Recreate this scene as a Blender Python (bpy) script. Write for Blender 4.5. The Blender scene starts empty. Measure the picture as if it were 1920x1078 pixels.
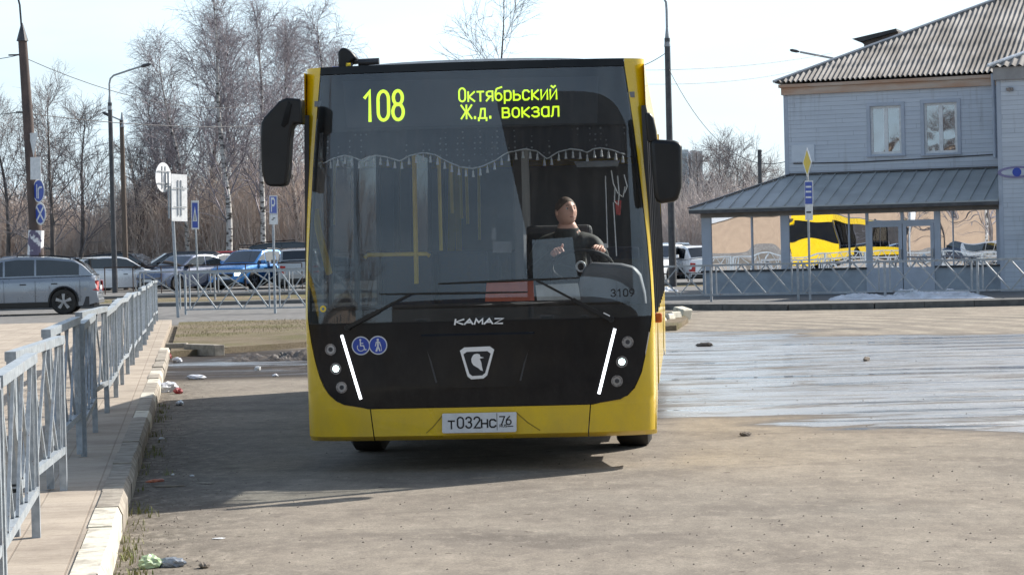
import bpy, bmesh, math, random
import numpy as np
from mathutils import Vector, Matrix
R = math.radians
sc = bpy.context.scene
col = sc.collection

# ---------------------------------------------------------------- camera
F_PX, CX, CY, HOR = 4500.0, 960.0, 539.0, 468.0     # in 1920-wide pixels
ROLL = R(-1.45)
PITCH = math.atan((CY - HOR) / F_PX)
CAM_Z = 1.6
cam_d = bpy.data.cameras.new('camera')
cam = bpy.data.objects.new('camera', cam_d); col.objects.link(cam)
cam_d.sensor_width = 36.0; cam_d.lens = F_PX / 1920 * 36
cam_d.clip_start = 0.3; cam_d.clip_end = 6000
CM = (Matrix.Translation((0, 0, CAM_Z)) @ Matrix.Rotation(math.pi/2 - PITCH, 4, 'X') @ Matrix.Rotation(ROLL, 4, 'Z'))
cam.matrix_world = CM
sc.camera = cam

# ---------------------------------------------------------------- sky, sun, exposure
SUN = Vector((3.3, 2.4, 2.95)).normalized()
EL = math.asin(SUN.z); AZ = math.atan2(SUN.x, SUN.y)
w = bpy.data.worlds.new('World'); sc.world = w; w.use_nodes = True
nt = w.node_tree
bg = nt.nodes['Background']; bg.inputs['Strength'].default_value = 0.090
st = nt.nodes.new('ShaderNodeTexSky'); st.sky_type = 'NISHITA'; st.sun_disc = False
st.sun_elevation = EL; st.sun_rotation = AZ
st.air_density = 1.0; st.dust_density = 2.2; st.ozone_density = 1.6
# thin high cloud: the lower sky is nearly white, blue shows faintly higher up
mx = nt.nodes.new('ShaderNodeMix'); mx.data_type = 'RGBA'; mx.inputs[0].default_value = 0.5
tc = nt.nodes.new('ShaderNodeTexCoord'); mp = nt.nodes.new('ShaderNodeMapping')
mp.inputs['Scale'].default_value = (1.6, 1.6, 7)
nz = nt.nodes.new('ShaderNodeTexNoise'); nz.inputs['Scale'].default_value = 2.2; nz.inputs['Detail'].default_value = 7
rp = nt.nodes.new('ShaderNodeMapRange'); rp.inputs[1].default_value = .35; rp.inputs[2].default_value = .68
rp.inputs[3].default_value = .45; rp.inputs[4].default_value = .95
nt.links.new(tc.outputs['Generated'], mp.inputs['Vector']); nt.links.new(mp.outputs[0], nz.inputs['Vector'])
nt.links.new(nz.outputs[0], rp.inputs[0]); sx_ = nt.nodes.new('ShaderNodeSeparateXYZ'); nt.links.new(tc.outputs['Generated'], sx_.inputs[0])
hz_ = nt.nodes.new('ShaderNodeMapRange'); hz_.inputs[1].default_value = .12; hz_.inputs[2].default_value = .55; hz_.inputs[3].default_value = 1; hz_.inputs[4].default_value = .12
nt.links.new(sx_.outputs[2], hz_.inputs[0]); ml_ = nt.nodes.new('ShaderNodeMath'); ml_.operation = 'MULTIPLY'
nt.links.new(hz_.outputs[0], ml_.inputs[0]); nt.links.new(rp.outputs[0], ml_.inputs[1]); nt.links.new(ml_.outputs[0], mx.inputs[0])
mx.inputs[7].default_value = (7.5, 9.3, 10.6, 1)
nt.links.new(st.outputs[0], mx.inputs[6]); nt.links.new(mx.outputs[2], bg.inputs['Color'])
sl = bpy.data.lights.new('sun', 'SUN'); sl.energy = 4.8; sl.angle = R(0.53); sl.color = (1.0, .945, .86)
so = bpy.data.objects.new('sun', sl); col.objects.link(so)
so.rotation_euler = (-SUN).to_track_quat('-Z', 'Y').to_euler(); so.location = (40, 30, 60)
sc.view_settings.view_transform = 'Standard'; sc.view_settings.look = 'None'
sc.view_settings.gamma = 1.0; sc.view_settings.exposure = 0.68; sc.view_settings.use_curve_mapping = False
sc.cycles.max_bounces = 8; sc.cycles.transparent_max_bounces = 16
sc.cycles.caustics_reflective = False; sc.cycles.caustics_refractive = False
sc.cycles.sample_clamp_indirect = 6

# ---------------------------------------------------------------- measuring: a pixel of the photograph to a place in the world
def ray(px, py):
    d = Vector(((px - CX) / F_PX, -(py - CY) / F_PX, -1.0))
    return (CM.to_3x3() @ d)
def at(px, py, Y):
    d = ray(px, py); return Vector((0, 0, CAM_Z)) + d * (Y / d.y)
def gp(px, py, z=0.0):
    d = ray(px, py); return Vector((0, 0, CAM_Z)) + d * ((z - CAM_Z) / d.z)

# ---------------------------------------------------------------- object helpers
def tag(o, label=None, cat=None, group=None, kind=None):
    if label: o['label'] = label
    if cat: o['category'] = cat
    if group: o['group'] = group
    if kind: o['kind'] = kind
    return o
def empty(name, loc=(0,0,0), rz=0.0, label=None, cat=None, group=None, rx=0.0, ry=0.0):
    o = bpy.data.objects.new(name, None); col.objects.link(o)
    o.location = loc; o.rotation_euler = (rx, ry, rz); o.empty_display_size = .2
    return tag(o, label, cat, group)
KIDS = {}
def link(name, me, parent=None, loc=None, label=None):
    o = bpy.data.objects.new(name, me); col.objects.link(o)
    if parent is not None:
        o.parent = parent; KIDS.setdefault(parent.name, []).append(o)
    if loc is not None: o.location = loc
    if label: o['label'] = label
    return o
def copy_tree(o, parent=None):
    c = o.copy(); col.objects.link(c)
    if parent is not None:
        c.parent = parent; KIDS.setdefault(parent.name, []).append(c)
    for ch in KIDS.get(o.name, []): copy_tree(ch, c)
    return c
class MB:
    """collects shapes into one mesh"""
    def __init__(s): s.v = []; s.f = []; s.m = []; s.mi = 0
    def add(s, v, f):
        n = len(s.v); s.v += [tuple(a) for a in v]; s.f += [tuple(n + i for i in q) for q in f]; s.m += [s.mi] * len(f); return s
    def box(s, x0, x1, y0, y1, z0, z1, M=None):
        v = [Vector((x, y, z)) for x in (x0, x1) for y in (y0, y1) for z in (z0, z1)]
        if M is not None: v = [M @ p for p in v]
        return s.add(v, [(0,1,3,2),(4,6,7,5),(0,4,5,1),(2,3,7,6),(0,2,6,4),(1,5,7,3)])
    def bar(s, a, b, wd, th=None, up=(0,0,1)):
        a, b = Vector(a), Vector(b); th = wd if th is None else th
        d = (b - a).normalized(); upv = Vector(up)
        if abs(d.dot(upv)) > .98: upv = Vector((0, 1, 0)) if abs(d.y) < .9 else Vector((1, 0, 0))
        sx = d.cross(upv).normalized() * wd / 2; sz = sx.cross(d).normalized() * th / 2
        v = []
        for p in (a, b): v += [p - sx - sz, p + sx - sz, p + sx + sz, p - sx + sz]
        return s.add(v, [(0,1,2,3),(7,6,5,4),(0,4,5,1),(1,5,6,2),(2,6,7,3),(3,7,4,0)])
    def tube(s, pts, r, n=8, cap=True):
        pts = [Vector(p) for p in pts]; rr = r if isinstance(r, (list, tuple)) else [r] * len(pts)
        v = []; f = []; prev = None
        for i, p in enumerate(pts):
            d = (pts[min(i+1, len(pts)-1)] - pts[max(i-1, 0)]).normalized()
            if prev is None:
                a = Vector((0, 0, 1)) if abs(d.z) < .9 else Vector((1, 0, 0)); u = d.cross(a).normalized()
            else: u = (prev - d * prev.dot(d)).normalized()
            prev = u; q = d.cross(u)
            for k in range(n):
                t = 2 * math.pi * k / n; v.append(p + (u * math.cos(t) + q * math.sin(t)) * rr[i])
        for i in range(len(pts) - 1):
            for k in range(n): f.append((i*n+k, i*n+(k+1) % n, (i+1)*n+(k+1) % n, (i+1)*n+k))
        if cap: f.append(tuple(range(n))[::-1]); f.append(tuple((len(pts)-1)*n+k for k in range(n)))
        return s.add(v, f)
    def cyl(s, c, ax, r, h, n=20, r2=None):
        c = Vector(c); a = Vector(ax).normalized() * h / 2
        return s.tube([c - a, c + a], [r, r if r2 is None else r2], n)
    def lathe(s, prof, n=16, M=None):
        v = []; f = []; k0 = len(prof)
        for i in range(n):
            t = 2*math.pi*i/n
            for (r, z) in prof:
                p = Vector((r*math.cos(t), r*math.sin(t), z)); v.append(M @ p if M is not None else p)
        for i in range(n):
            for k in range(k0-1): f.append((i*k0+k, ((i+1) % n)*k0+k, ((i+1) % n)*k0+k+1, i*k0+k+1))
        return s.add(v, f)
    def prism(s, pts, off):
        """closed outline (3-D points) pushed along off"""
        n = len(pts); off = Vector(off); v = [Vector(p) for p in pts] + [Vector(p) + off for p in pts]
        f = [tuple(range(n))[::-1], tuple(range(n, 2*n))] + [(i, (i+1) % n, n+(i+1) % n, n+i) for i in range(n)]
        return s.add(v, f)
    def grid(s, rows, flip=False):
        m = len(rows[0]); v = [p for r in rows for p in r]; f = []
        for i in range(len(rows)-1):
            for j in range(m-1):
                q = (i*m+j, i*m+j+1, (i+1)*m+j+1, (i+1)*m+j); f.append(q[::-1] if flip else q)
        return s.add(v, f)
    def build(s, name, mat, parent=None, smooth=False, bevel=0, loc=None, label=None, fix=True):
        me = bpy.data.meshes.new(name); me.from_pydata(s.v, [], s.f)
        for m in (mat if isinstance(mat, (list, tuple)) else [mat]): me.materials.append(m)
        if any(s.m): me.polygons.foreach_set('material_index', s.m)
        if fix:
            bm = bmesh.new(); bm.from_mesh(me); bmesh.ops.recalc_face_normals(bm, faces=bm.faces); bm.to_mesh(me); bm.free()
        if smooth:
            me.polygons.foreach_set('use_smooth', [True] * len(me.polygons))
            try: me.set_sharp_from_angle(angle=R(38))
            except Exception: pass
        me.update()
        o = link(name, me, parent, loc, label)
        if bevel:
            b = o.modifiers.new('b', 'BEVEL'); b.width = bevel; b.segments = 3; b.limit_method = 'ANGLE'; b.angle_limit = R(35)
        return o

def seg_mesh(name, segs, mat, sides=3, parent=None):
    """many tapered prisms at once: rows of p0 p1 r0 r1"""
    a = np.array(segs, dtype=np.float64).reshape(-1, 8)
    p0, p1, r0, r1 = a[:, 0:3], a[:, 3:6], a[:, 6], a[:, 7]
    d = p1 - p0; d /= np.maximum(np.linalg.norm(d, axis=1, keepdims=True), 1e-9)
    ref = np.where(np.abs(d[:, 2:3]) < .9, np.array([[0, 0, 1.]]), np.array([[1., 0, 0]]))
    u = np.cross(d, ref); u /= np.linalg.norm(u, axis=1, keepdims=True); v = np.cross(d, u)
    N = len(a); V = np.zeros((N, 2, sides, 3))
    for k in range(sides):
        t = 2*math.pi*k/sides; q = u*math.cos(t) + v*math.sin(t)
        V[:, 0, k] = p0 + q*r0[:, None]; V[:, 1, k] = p1 + q*r1[:, None]
    base = (np.arange(N)*2*sides)[:, None, None]
    quad = np.array([[k, (k+1) % sides, sides+(k+1) % sides, sides+k] for k in range(sides)])[None]
    L = (base + quad).reshape(-1)
    me = bpy.data.meshes.new(name); me.vertices.add(N*2*sides); me.vertices.foreach_set('co', V.reshape(-1))
    nf = N*sides; me.loops.add(nf*4); me.loops.foreach_set('vertex_index', L.astype(np.int32))
    me.polygons.add(nf); me.polygons.foreach_set('loop_start', np.arange(nf, dtype=np.int32)*4)
    me.polygons.foreach_set('use_smooth', np.ones(nf, dtype=bool))
    me.update(calc_edges=True); me.validate()
    me.materials.append(mat)
    return link(name, me, parent)

# ---------------------------------------------------------------- materials
def nd(nt, t, **kw):
    n = nt.nodes.new('ShaderNode' + t)
    for k, v in kw.items():
        if k[0] == 'i' and k[1:].isdigit(): n.inputs[int(k[1:])].default_value = v
        else: setattr(n, k, v)
    return n
def rgba(c): return (c[0], c[1], c[2], 1)
def mathn(nt, op, a, b=None, clamp=False):
    n = nt.nodes.new('ShaderNodeMath'); n.operation = op; n.use_clamp = clamp
    for i, x in enumerate((a, b)):
        if x is None: continue
        if isinstance(x, (int, float)): n.inputs[i].default_value = x
        else: nt.links.new(x, n.inputs[i])
    return n.outputs[0]
def mixc(nt, f, a, b):
    n = nt.nodes.new('ShaderNodeMix'); n.data_type = 'RGBA'
    for i, x in ((0, f), (6, a), (7, b)):
        if isinstance(x, (int, float)): n.inputs[i].default_value = x
        elif isinstance(x, (tuple, list)): n.inputs[i].default_value = rgba(x)
        else: nt.links.new(x, n.inputs[i])
    return n.outputs[2]
def noise(nt, vec, scale, detail=4, rough=.55, dist=0):
    n = nt.nodes.new('ShaderNodeTexNoise'); n.inputs['Scale'].default_value = scale; n.inputs['Detail'].default_value = detail
    n.inputs['Roughness'].default_value = rough; n.inputs['Distortion'].default_value = dist
    if vec is not None: nt.links.new(vec, n.inputs['Vector'])
    return n.outputs[0]
def rng(nt, x, a, b, c=0.0, d=1.0, smooth=False):
    n = nt.nodes.new('ShaderNodeMapRange'); n.inputs[1].default_value = a; n.inputs[2].default_value = b
    n.inputs[3].default_value = c; n.inputs[4].default_value = d
    if smooth: n.interpolation_type = 'SMOOTHSTEP'
    nt.links.new(x, n.inputs[0]); return n.outputs[0]
def mapping(nt, src, scale=(1,1,1), rot=(0,0,0), loc=(0,0,0)):
    n = nt.nodes.new('ShaderNodeMapping'); n.inputs['Scale'].default_value = scale; n.inputs['Rotation'].default_value = rot
    n.inputs['Location'].default_value = loc; nt.links.new(src, n.inputs['Vector']); return n.outputs[0]
def bump(nt, h, strength=.3, dist=.01):
    n = nt.nodes.new('ShaderNodeBump'); n.inputs['Strength'].default_value = strength; n.inputs['Distance'].default_value = dist
    nt.links.new(h, n.inputs['Height']); return n.outputs[0]
def newmat(name):
    m = bpy.data.materials.new(name); m.use_nodes = True; nt = m.node_tree
    return m, nt, nt.nodes['Principled BSDF'], nt.nodes.new('ShaderNodeTexCoord')
def setp(b, **kw):
    for k, v in kw.items(): b.inputs[k.replace('_', ' ')].default_value = v
def mat(name, c, c2=None, scale=6, rough=.5, metal=0, bmp=0, bscale=40, coat=0, lo=.35, hi=.65, rvar=0, stretch=(1,1,1), spec=.5, bdist=.004):
    m, nt, b, t = newmat(name); V = mapping(nt, t.outputs['Object'], stretch)
    setp(b, Roughness=rough, Metallic=metal, Coat_Weight=coat); b.inputs['Specular IOR Level'].default_value = spec
    if c2 is None: c2 = tuple(x*.86 for x in c)
    n = noise(nt, V, scale, 6)
    nt.links.new(mixc(nt, rng(nt, n, lo, hi), c, c2), b.inputs['Base Color'])
    if rvar: nt.links.new(rng(nt, noise(nt, V, scale*2.3, 4), .3, .7, rough-rvar, rough+rvar), b.inputs['Roughness'])
    if bmp: nt.links.new(bump(nt, noise(nt, V, bscale, 5), bmp, bdist), b.inputs['Normal'])
    return m
def dirty_glass(name):
    m = glass(name, (.93, .96, .97), 1.66); nt = m.node_tree; out = [n for n in nt.nodes if n.type == 'OUTPUT_MATERIAL'][0]; src = out.inputs[0].links[0].from_socket
    t = nt.nodes.new('ShaderNodeTexCoord'); df = nt.nodes.new('ShaderNodeBsdfDiffuse'); df.inputs[0].default_value = (.45, .42, .38, 1); mx_ = nt.nodes.new('ShaderNodeMixShader')
    a = rng(nt, noise(nt, mapping(nt, t.outputs['Object'], (6, 6, .5)), 2.5, 6, .65), .48, .75, 0, .05); b = rng(nt, noise(nt, t.outputs['Object'], 45, 3, .6), .60, .70, 0, .06)
    low = rng(nt, noise(nt, t.outputs['Object'], 1.3, 4), .4, .7, .01, .04)
    nt.links.new(mathn(nt, 'ADD', mathn(nt, 'ADD', a, b), low), mx_.inputs[0]); nt.links.new(src, mx_.inputs[1]); nt.links.new(df.outputs[0], mx_.inputs[2]); nt.links.new(mx_.outputs[0], out.inputs[0]); return m
def emat(name, c, s=1.0, base=(.02,.02,.02)):
    m, nt, b, t = newmat(name); setp(b, Roughness=.4); b.inputs['Base Color'].default_value = rgba(base)
    b.inputs['Emission Color'].default_value = rgba(c); b.inputs['Emission Strength'].default_value = s; return m
def glass(name, tint=(.8,.86,.86), ior=1.6, rough=0.0, mirror=None, wave=0.0, wscale=1.0, add=0.0):
    m = bpy.data.materials.new(name); m.use_nodes = True; nt = m.node_tree; nt.nodes.clear()
    out = nt.nodes.new('ShaderNodeOutputMaterial'); tr = nt.nodes.new('ShaderNodeBsdfTransparent'); gl = nt.nodes.new('ShaderNodeBsdfGlossy')
    tr.inputs[0].default_value = rgba(tint); gl.inputs['Roughness'].default_value = rough; gl.inputs[0].default_value = (.84, .90, 1, 1)
    mixs = nt.nodes.new('ShaderNodeMixShader'); fr = nt.nodes.new('ShaderNodeFresnel'); fr.inputs[0].default_value = ior
    if mirror is not None: mixs.inputs[0].default_value = mirror
    else:
        nt.links.new(mathn(nt, 'ADD', fr.outputs[0], add, True), mixs.inputs[0])
    nt.links.new(tr.outputs[0], mixs.inputs[1]); nt.links.new(gl.outputs[0], mixs.inputs[2]); nt.links.new(mixs.outputs[0], out.inputs[0])
    if wave:
        t = nt.nodes.new('ShaderNodeTexCoord')
        bm_ = bump(nt, noise(nt, t.outputs['Object'], wscale, 1.5, .45, .3), 1.0, wave); nt.links.new(bm_, gl.inputs['Normal'])
    return m

M = {}
M['yellow'] = mat('bus_yellow_paint', (.78,.53,.003), (.72,.48,.004), 3, .28, coat=.5, rvar=.06)
M['black_gloss'] = mat('black_gloss', (.006,.007,.010), (.011,.011,.012), 2.5, .12, coat=0, rvar=.06, spec=.22)
M['black_plastic'] = mat('black_plastic', (.009,.0095,.011), (.014,.0145,.016), 5, .38, rvar=.08, spec=.35)
M['rubber'] = mat('rubber', (.018,.018,.018), (.035,.032,.028), 8, .8, bmp=.3)
M['chrome'] = mat('chrome', (.80,.81,.83), rough=.35, metal=.35)
M['steel'] = mat('steel', (.35,.36,.38), rough=.35, metal=.9)
M['white'] = mat('white_plastic', (.72,.73,.74), (.62,.63,.64), 12, .45)
M['windscreen'] = dirty_glass('windscreen_glass')
M['side_glass'] = glass('side_glass', (.16,.18,.19), 1.3)
M['cab_glass'] = glass('cab_glass', (.85,.88,.88), 1.3)
M['interior'] = mat('interior_grey', (.22,.23,.25), (.16,.17,.19), 2, .6)
M['interior_dark'] = mat('interior_dark', (.03,.032,.036), (.05,.05,.055), 3, .7)
M['dash'] = mat('dash_grey', (.20,.215,.24), (.15,.16,.18), 4, .5, bmp=.2, bscale=200)
M['handrail'] = mat('handrail_yellow', (.85,.60,.03), (.75,.52,.03), 8, .35)
M['led'] = emat('led_yellow_green', (.50, .80, .015), 1.15, (.08,.14,.005))
M['lamp_white'] = emat('lamp_white', (.9, .95, 1.0), 2.0, (.8,.8,.8))
M['headlight'] = emat('headlight_lit_and_glint', (.75, 1.0, .95), 3.0, (.8,.8,.8))
M['lens_clear'] = mat('lens_clear', (.28,.28,.29), (.12,.12,.13), 60, .12, metal=.4)
M['red_lens'] = mat('red_lens', (.5,.012,.012), (.35,.01,.01), 30, .2, coat=.4)
M['orange_lens'] = mat('orange_lens', (.7,.16,.01), (.5,.1,.01), 30, .25)
M['blue_sign'] = mat('blue_sign', (.012,.06,.42), (.015,.05,.34), 14, .4)
M['white_sign'] = mat('white_sign', (.78,.79,.8), (.62,.63,.64), 9, .5)
M['yellow_sign'] = mat('yellow_sign', (.75,.55,.04), (.7,.5,.04), 9, .5)
M['black_ink'] = mat('black_ink', (.012,.012,.014), rough=.6)
M['galv'] = mat('galvanised_steel', (.40,.44,.475), (.27,.305,.335), 22, .48, metal=.2, rvar=.12, bmp=.15, bscale=90)
M['galv_dark'] = mat('galvanised_dull', (.40,.42,.44), (.30,.32,.34), 14, .6, metal=.2)
M['concrete'] = mat('concrete', (.33,.31,.29), (.20,.185,.175), 9, .85, bmp=.5, bscale=60)
M['rust_brown'] = mat('rust_brown', (.09,.055,.045), (.05,.035,.03), 20, .8)
M['pole_dark'] = mat('pole_dark', (.05,.052,.06), (.085,.085,.09), 6, .5, metal=.3)
M['wood_pole'] = mat('wood_pole', (.15,.115,.09), (.08,.062,.05), 10, .85, stretch=(4,4,.3))
M['snow'] = mat('snow', (.80,.83,.88), (.55,.57,.6), 3.5, .6, bmp=.6, bscale=20, bdist=.02)
M['wire'] = mat('wire', (.05,.05,.055), rough=.6)
M['skin'] = mat('skin', (.80,.47,.36), (.72,.40,.30), 14, .5)
M['hair'] = mat('hair', (.13,.075,.045), (.08,.045,.03), 30, .7)
M['jacket'] = mat('jacket_black', (.022,.023,.022), (.045,.047,.043), 18, .7, bmp=.4, bscale=40)
M['trousers'] = mat('trousers', (.02,.022,.03), rough=.8)
M['paper_red'] = mat('paper_red', (.62,.13,.06), (.52,.1,.05), 12, .6)
M['paper'] = mat('paper_white', (.78,.79,.79), (.66,.68,.7), 12, .6)

def grime(m, z0, z1, amt, colr=(.16,.13,.10)):
    """road dirt thrown up on the lower bodywork"""
    nt = m.node_tree; b = nt.nodes['Principled BSDF']; src = b.inputs['Base Color'].links[0].from_socket
    t = nt.nodes.new('ShaderNodeTexCoord'); sp = nt.nodes.new('ShaderNodeSeparateXYZ'); nt.links.new(t.outputs['Object'], sp.inputs[0])
    n = rng(nt, noise(nt, mapping(nt, t.outputs['Object'], (1, 1, .55)), 3.2, 9, .72), .38, .66)
    sp_ = rng(nt, noise(nt, t.outputs['Object'], 70, 3, .6), .60, .68, 0, .5)
    f = mathn(nt, 'MULTIPLY', mathn(nt, 'MULTIPLY', mathn(nt, 'ADD', n, sp_, True), rng(nt, sp.outputs[2], z1, z0)), amt)
    nt.links.new(mixc(nt, f, src, colr), b.inputs['Base Color'])
    r0 = b.inputs['Roughness'].links[0].from_socket if b.inputs['Roughness'].links else None
    rr = mathn(nt, 'ADD', r0, mathn(nt, 'MULTIPLY', f, .8), True) if r0 else mathn(nt, 'ADD', mathn(nt, 'MULTIPLY', f, .8), .3, True)
    nt.links.new(rr, b.inputs['Roughness'])
grime(M['yellow'], .25, 1.25, .24); grime(M['black_gloss'], .3, 1.5, .16, (.12,.11,.10))

def rust_spots(m, lo, hi, c=(.16,.075,.035)):
    nt = m.node_tree; b = nt.nodes['Principled BSDF']; src = b.inputs['Base Color'].links[0].from_socket; t = nt.nodes.new('ShaderNodeTexCoord')
    f = mathn(nt, 'MAXIMUM', rng(nt, noise(nt, t.outputs['Object'], 26, 6, .7), lo, hi, 0, .8), rng(nt, noise(nt, mapping(nt, t.outputs['Object'], (1, 1, .3)), 6, 5, .6), lo+.02, hi+.04, 0, .45))
    nt.links.new(mixc(nt, f, src, c), b.inputs['Base Color'])
rust_spots(M['galv'], .62, .68); rust_spots(M['galv_dark'], .60, .68)
# ================================================================ GROUND AND SETTING
def ground_material():
    m, nt, b, t = newmat('sandy_asphalt'); P = t.outputs['Object']
    sep = nt.nodes.new('ShaderNodeSeparateXYZ'); nt.links.new(P, sep.inputs[0]); X, Y = sep.outputs[0], sep.outputs[1]
    big = noise(nt, mapping(nt, P, (.55, .35, 1)), .55, 6, .55, .6)
    mid = noise(nt, mapping(nt, P, (1, .5, 1), (0, 0, .5)), 2.2, 7, .62)
    fine = noise(nt, P, 55, 6, .7)
    grain = noise(nt, mapping(nt, P, (1, .6, 1), (0, 0, .2)), 9, 8, .8)
    speck = noise(nt, P, 9, 2, .5)
    # tyre sweeps: bent streaks of packed sand
    sw = nt.nodes.new('ShaderNodeTexWave'); sw.wave_type = 'RINGS'; sw.rings_direction = 'Z'; sw.inputs['Scale'].default_value = .35
    sw.inputs['Distortion'].default_value = 2.0; sw.inputs['Detail'].default_value = 4; sw.inputs['Detail Scale'].default_value = .7
    nt.links.new(mapping(nt, P, (1, 1, 1), (0, 0, 0), (14, -40, 0)), sw.inputs['Vector'])
    base = mixc(nt, rng(nt, big, .35, .68), (.315, .275, .225), (.215, .195, .168))
    base = mixc(nt, mathn(nt, 'MULTIPLY', mathn(nt, 'MULTIPLY', rng(nt, sw.outputs[0], .5, .8), .6), rng(nt, Y, 30, 42)), base, (.44, .39, .31))
    base = mixc(nt, rng(nt, mid, .42, .68, 0, .62), base, (.16, .138, .118))
    base = mixc(nt, rng(nt, noise(nt, mapping(nt, P, (.55, .8, 1), (0, 0, .5)), .9, 7, .68, 1.6), .50, .66, 0, .65), base, (.15, .13, .112))
    base = mixc(nt, rng(nt, noise(nt, mapping(nt, P, (.10, 1.3, 1), (0, 0, .22)), 1.0, 5, .6, .5), .52, .66, 0, .16), base, (.43, .38, .31))
    base = mixc(nt, rng(nt, noise(nt, mapping(nt, P, (1, .8, 1), (0, 0, 1.1)), .9, 3, .5), .66, .71, 0, .55), base, (.12, .105, .092))
    base = mixc(nt, rng(nt, grain, .50, .66, 0, .55), base, (.155, .135, .118)); base = mixc(nt, rng(nt, grain, .47, .36, 0, .4), base, (.44, .385, .32))
    base = mixc(nt, rng(nt, fine, .5, .66, 0, .5), base, (.12, .105, .09))
    base = mixc(nt, rng(nt, fine, .44, .32, 0, .35), base, (.50, .45, .37))
    base = mixc(nt, rng(nt, speck, .70, .74, 0, .7), base, (.07, .055, .045))
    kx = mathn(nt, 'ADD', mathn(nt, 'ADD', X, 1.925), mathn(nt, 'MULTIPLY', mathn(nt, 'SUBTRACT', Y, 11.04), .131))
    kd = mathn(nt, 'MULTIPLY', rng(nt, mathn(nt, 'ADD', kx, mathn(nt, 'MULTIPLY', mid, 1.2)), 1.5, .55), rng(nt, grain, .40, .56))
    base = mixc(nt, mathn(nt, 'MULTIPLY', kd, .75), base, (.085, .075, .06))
    # far beyond the yard: dull dry grass
    far = rng(nt, Y, 84, 92)
    grass = mixc(nt, rng(nt, noise(nt, P, .8, 6), .35, .65), (.15, .125, .07), (.09, .09, .045))
    base = mixc(nt, far, base, grass)
    # where the water lies: right of the yard, and a muddy hollow on the left
    def band(x, a0, a1, b0, b1):
        return mathn(nt, 'MULTIPLY', rng(nt, x, a0, a1, smooth=True), rng(nt, x, b1, b0, smooth=True))
    y2 = mathn(nt, 'ADD', mathn(nt, 'ADD', Y, mathn(nt, 'MULTIPLY', mathn(nt, 'SUBTRACT', noise(nt, mapping(nt, P, (.5, 1, 1)), .28, 5, .6), .5), 15)), mathn(nt, 'MULTIPLY', X, .72))       # near bank slants across
    right = mathn(nt, 'MULTIPLY', band(y2, 20.5, 25.5, 43, 50), rng(nt, X, -.9, 1.2, smooth=True))
    mudX = mathn(nt, 'MULTIPLY', band(X, -6.6, -5.3, -1.0, .3), band(Y, 30.5, 32.0, 39.5, 43))
    wn = noise(nt, mapping(nt, P, (.30, .8, 1), (0, 0, .08)), .8, 8, .66, .8)
    reg = mathn(nt, 'ADD', mathn(nt, 'MULTIPLY', right, 1.08), mathn(nt, 'MULTIPLY', mudX, .68))
    amount = mathn(nt, 'SUBTRACT', mathn(nt, 'ADD', reg, mathn(nt, 'MULTIPLY', wn, 1.9)), 1.70)
    patch = mathn(nt, 'MULTIPLY', rng(nt, noise(nt, mapping(nt, P, (.6, .3, 1), (0, 0, -.3)), .5, 4), .66, .72), band(Y, 16, 19, 46, 50))
    damp = mathn(nt, 'MAXIMUM', rng(nt, amount, -.34, .02), mathn(nt, 'MULTIPLY', patch, .5))
    water = rng(nt, amount, .02, .12)
    island = mathn(nt, 'MULTIPLY', rng(nt, noise(nt, mapping(nt, P, (.22, .9, 1), (0, 0, .06)), 2.2, 8, .75, .6), .50, .60), .9)
    water = mathn(nt, 'MULTIPLY', water, mathn(nt, 'SUBTRACT', 1.0, island))
    dampc = mixc(nt, mid, (.085, .072, .06), (.14, .118, .095))
    base = mixc(nt, mathn(nt, 'MULTIPLY', damp, .82), base, dampc)
    base = mixc(nt, mudX, base, mixc(nt, rng(nt, grain, .35, .65), (.018, .014, .012), (.062, .048, .038)))
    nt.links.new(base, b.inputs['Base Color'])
    r1 = nt.nodes.new('ShaderNodeMix'); r1.data_type = 'FLOAT'; r1.inputs[2].default_value = .95; r1.inputs[3].default_value = .48
    nt.links.new(damp, r1.inputs[0])
    pool = mathn(nt, 'MULTIPLY', band(y2, 39.5, 41.5, 45, 49), rng(nt, X, 3.2, 4.6)); filmr = rng(nt, noise(nt, mapping(nt, P, (1, .25, 1)), 1.3, 6, .7), .35, .65, .2, .34)
    rw = nt.nodes.new('ShaderNodeMix'); rw.data_type = 'FLOAT'; rw.inputs[3].default_value = .07; nt.links.new(pool, rw.inputs[0]); nt.links.new(filmr, rw.inputs[2])
    r2 = nt.nodes.new('ShaderNodeMix'); r2.data_type = 'FLOAT'; nt.links.new(rw.outputs[0], r2.inputs[3])
    nt.links.new(r1.outputs[0], r2.inputs[2]); nt.links.new(water, r2.inputs[0]); nt.links.new(r2.outputs[0], b.inputs['Roughness'])
    nt.links.new(rng(nt, water, 0, 1, .12, 1.0), b.inputs['Specular IOR Level'])
    stk = rng(nt, noise(nt, mapping(nt, P, (.12, 1.1, 1), (0, 0, .05)), 1.7, 6, .65, .4), .40, .56)
    nt.links.new(water, b.inputs['Coat Weight']); nt.links.new(rng(nt, stk, 0, .5, .07, .42), b.inputs['Coat Roughness']); b.inputs['Coat IOR'].default_value = 2.7
    h = mathn(nt, 'ADD', mathn(nt, 'MULTIPLY', fine, .5), mathn(nt, 'MULTIPLY', mid, 1.2))
    h = mathn(nt, 'MULTIPLY', h, mathn(nt, 'SUBTRACT', 1.0, water))
    rip = mathn(nt, 'MULTIPLY', noise(nt, mapping(nt, P, (.6, 1.6, 1)), 3.2, 5, .6), mathn(nt, 'MULTIPLY', water, 5.0))
    nt.links.new(bump(nt, mathn(nt, 'ADD', h, rip), .55, .02), b.inputs['Normal'])
    return m
M['ground'] = ground_material()

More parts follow.
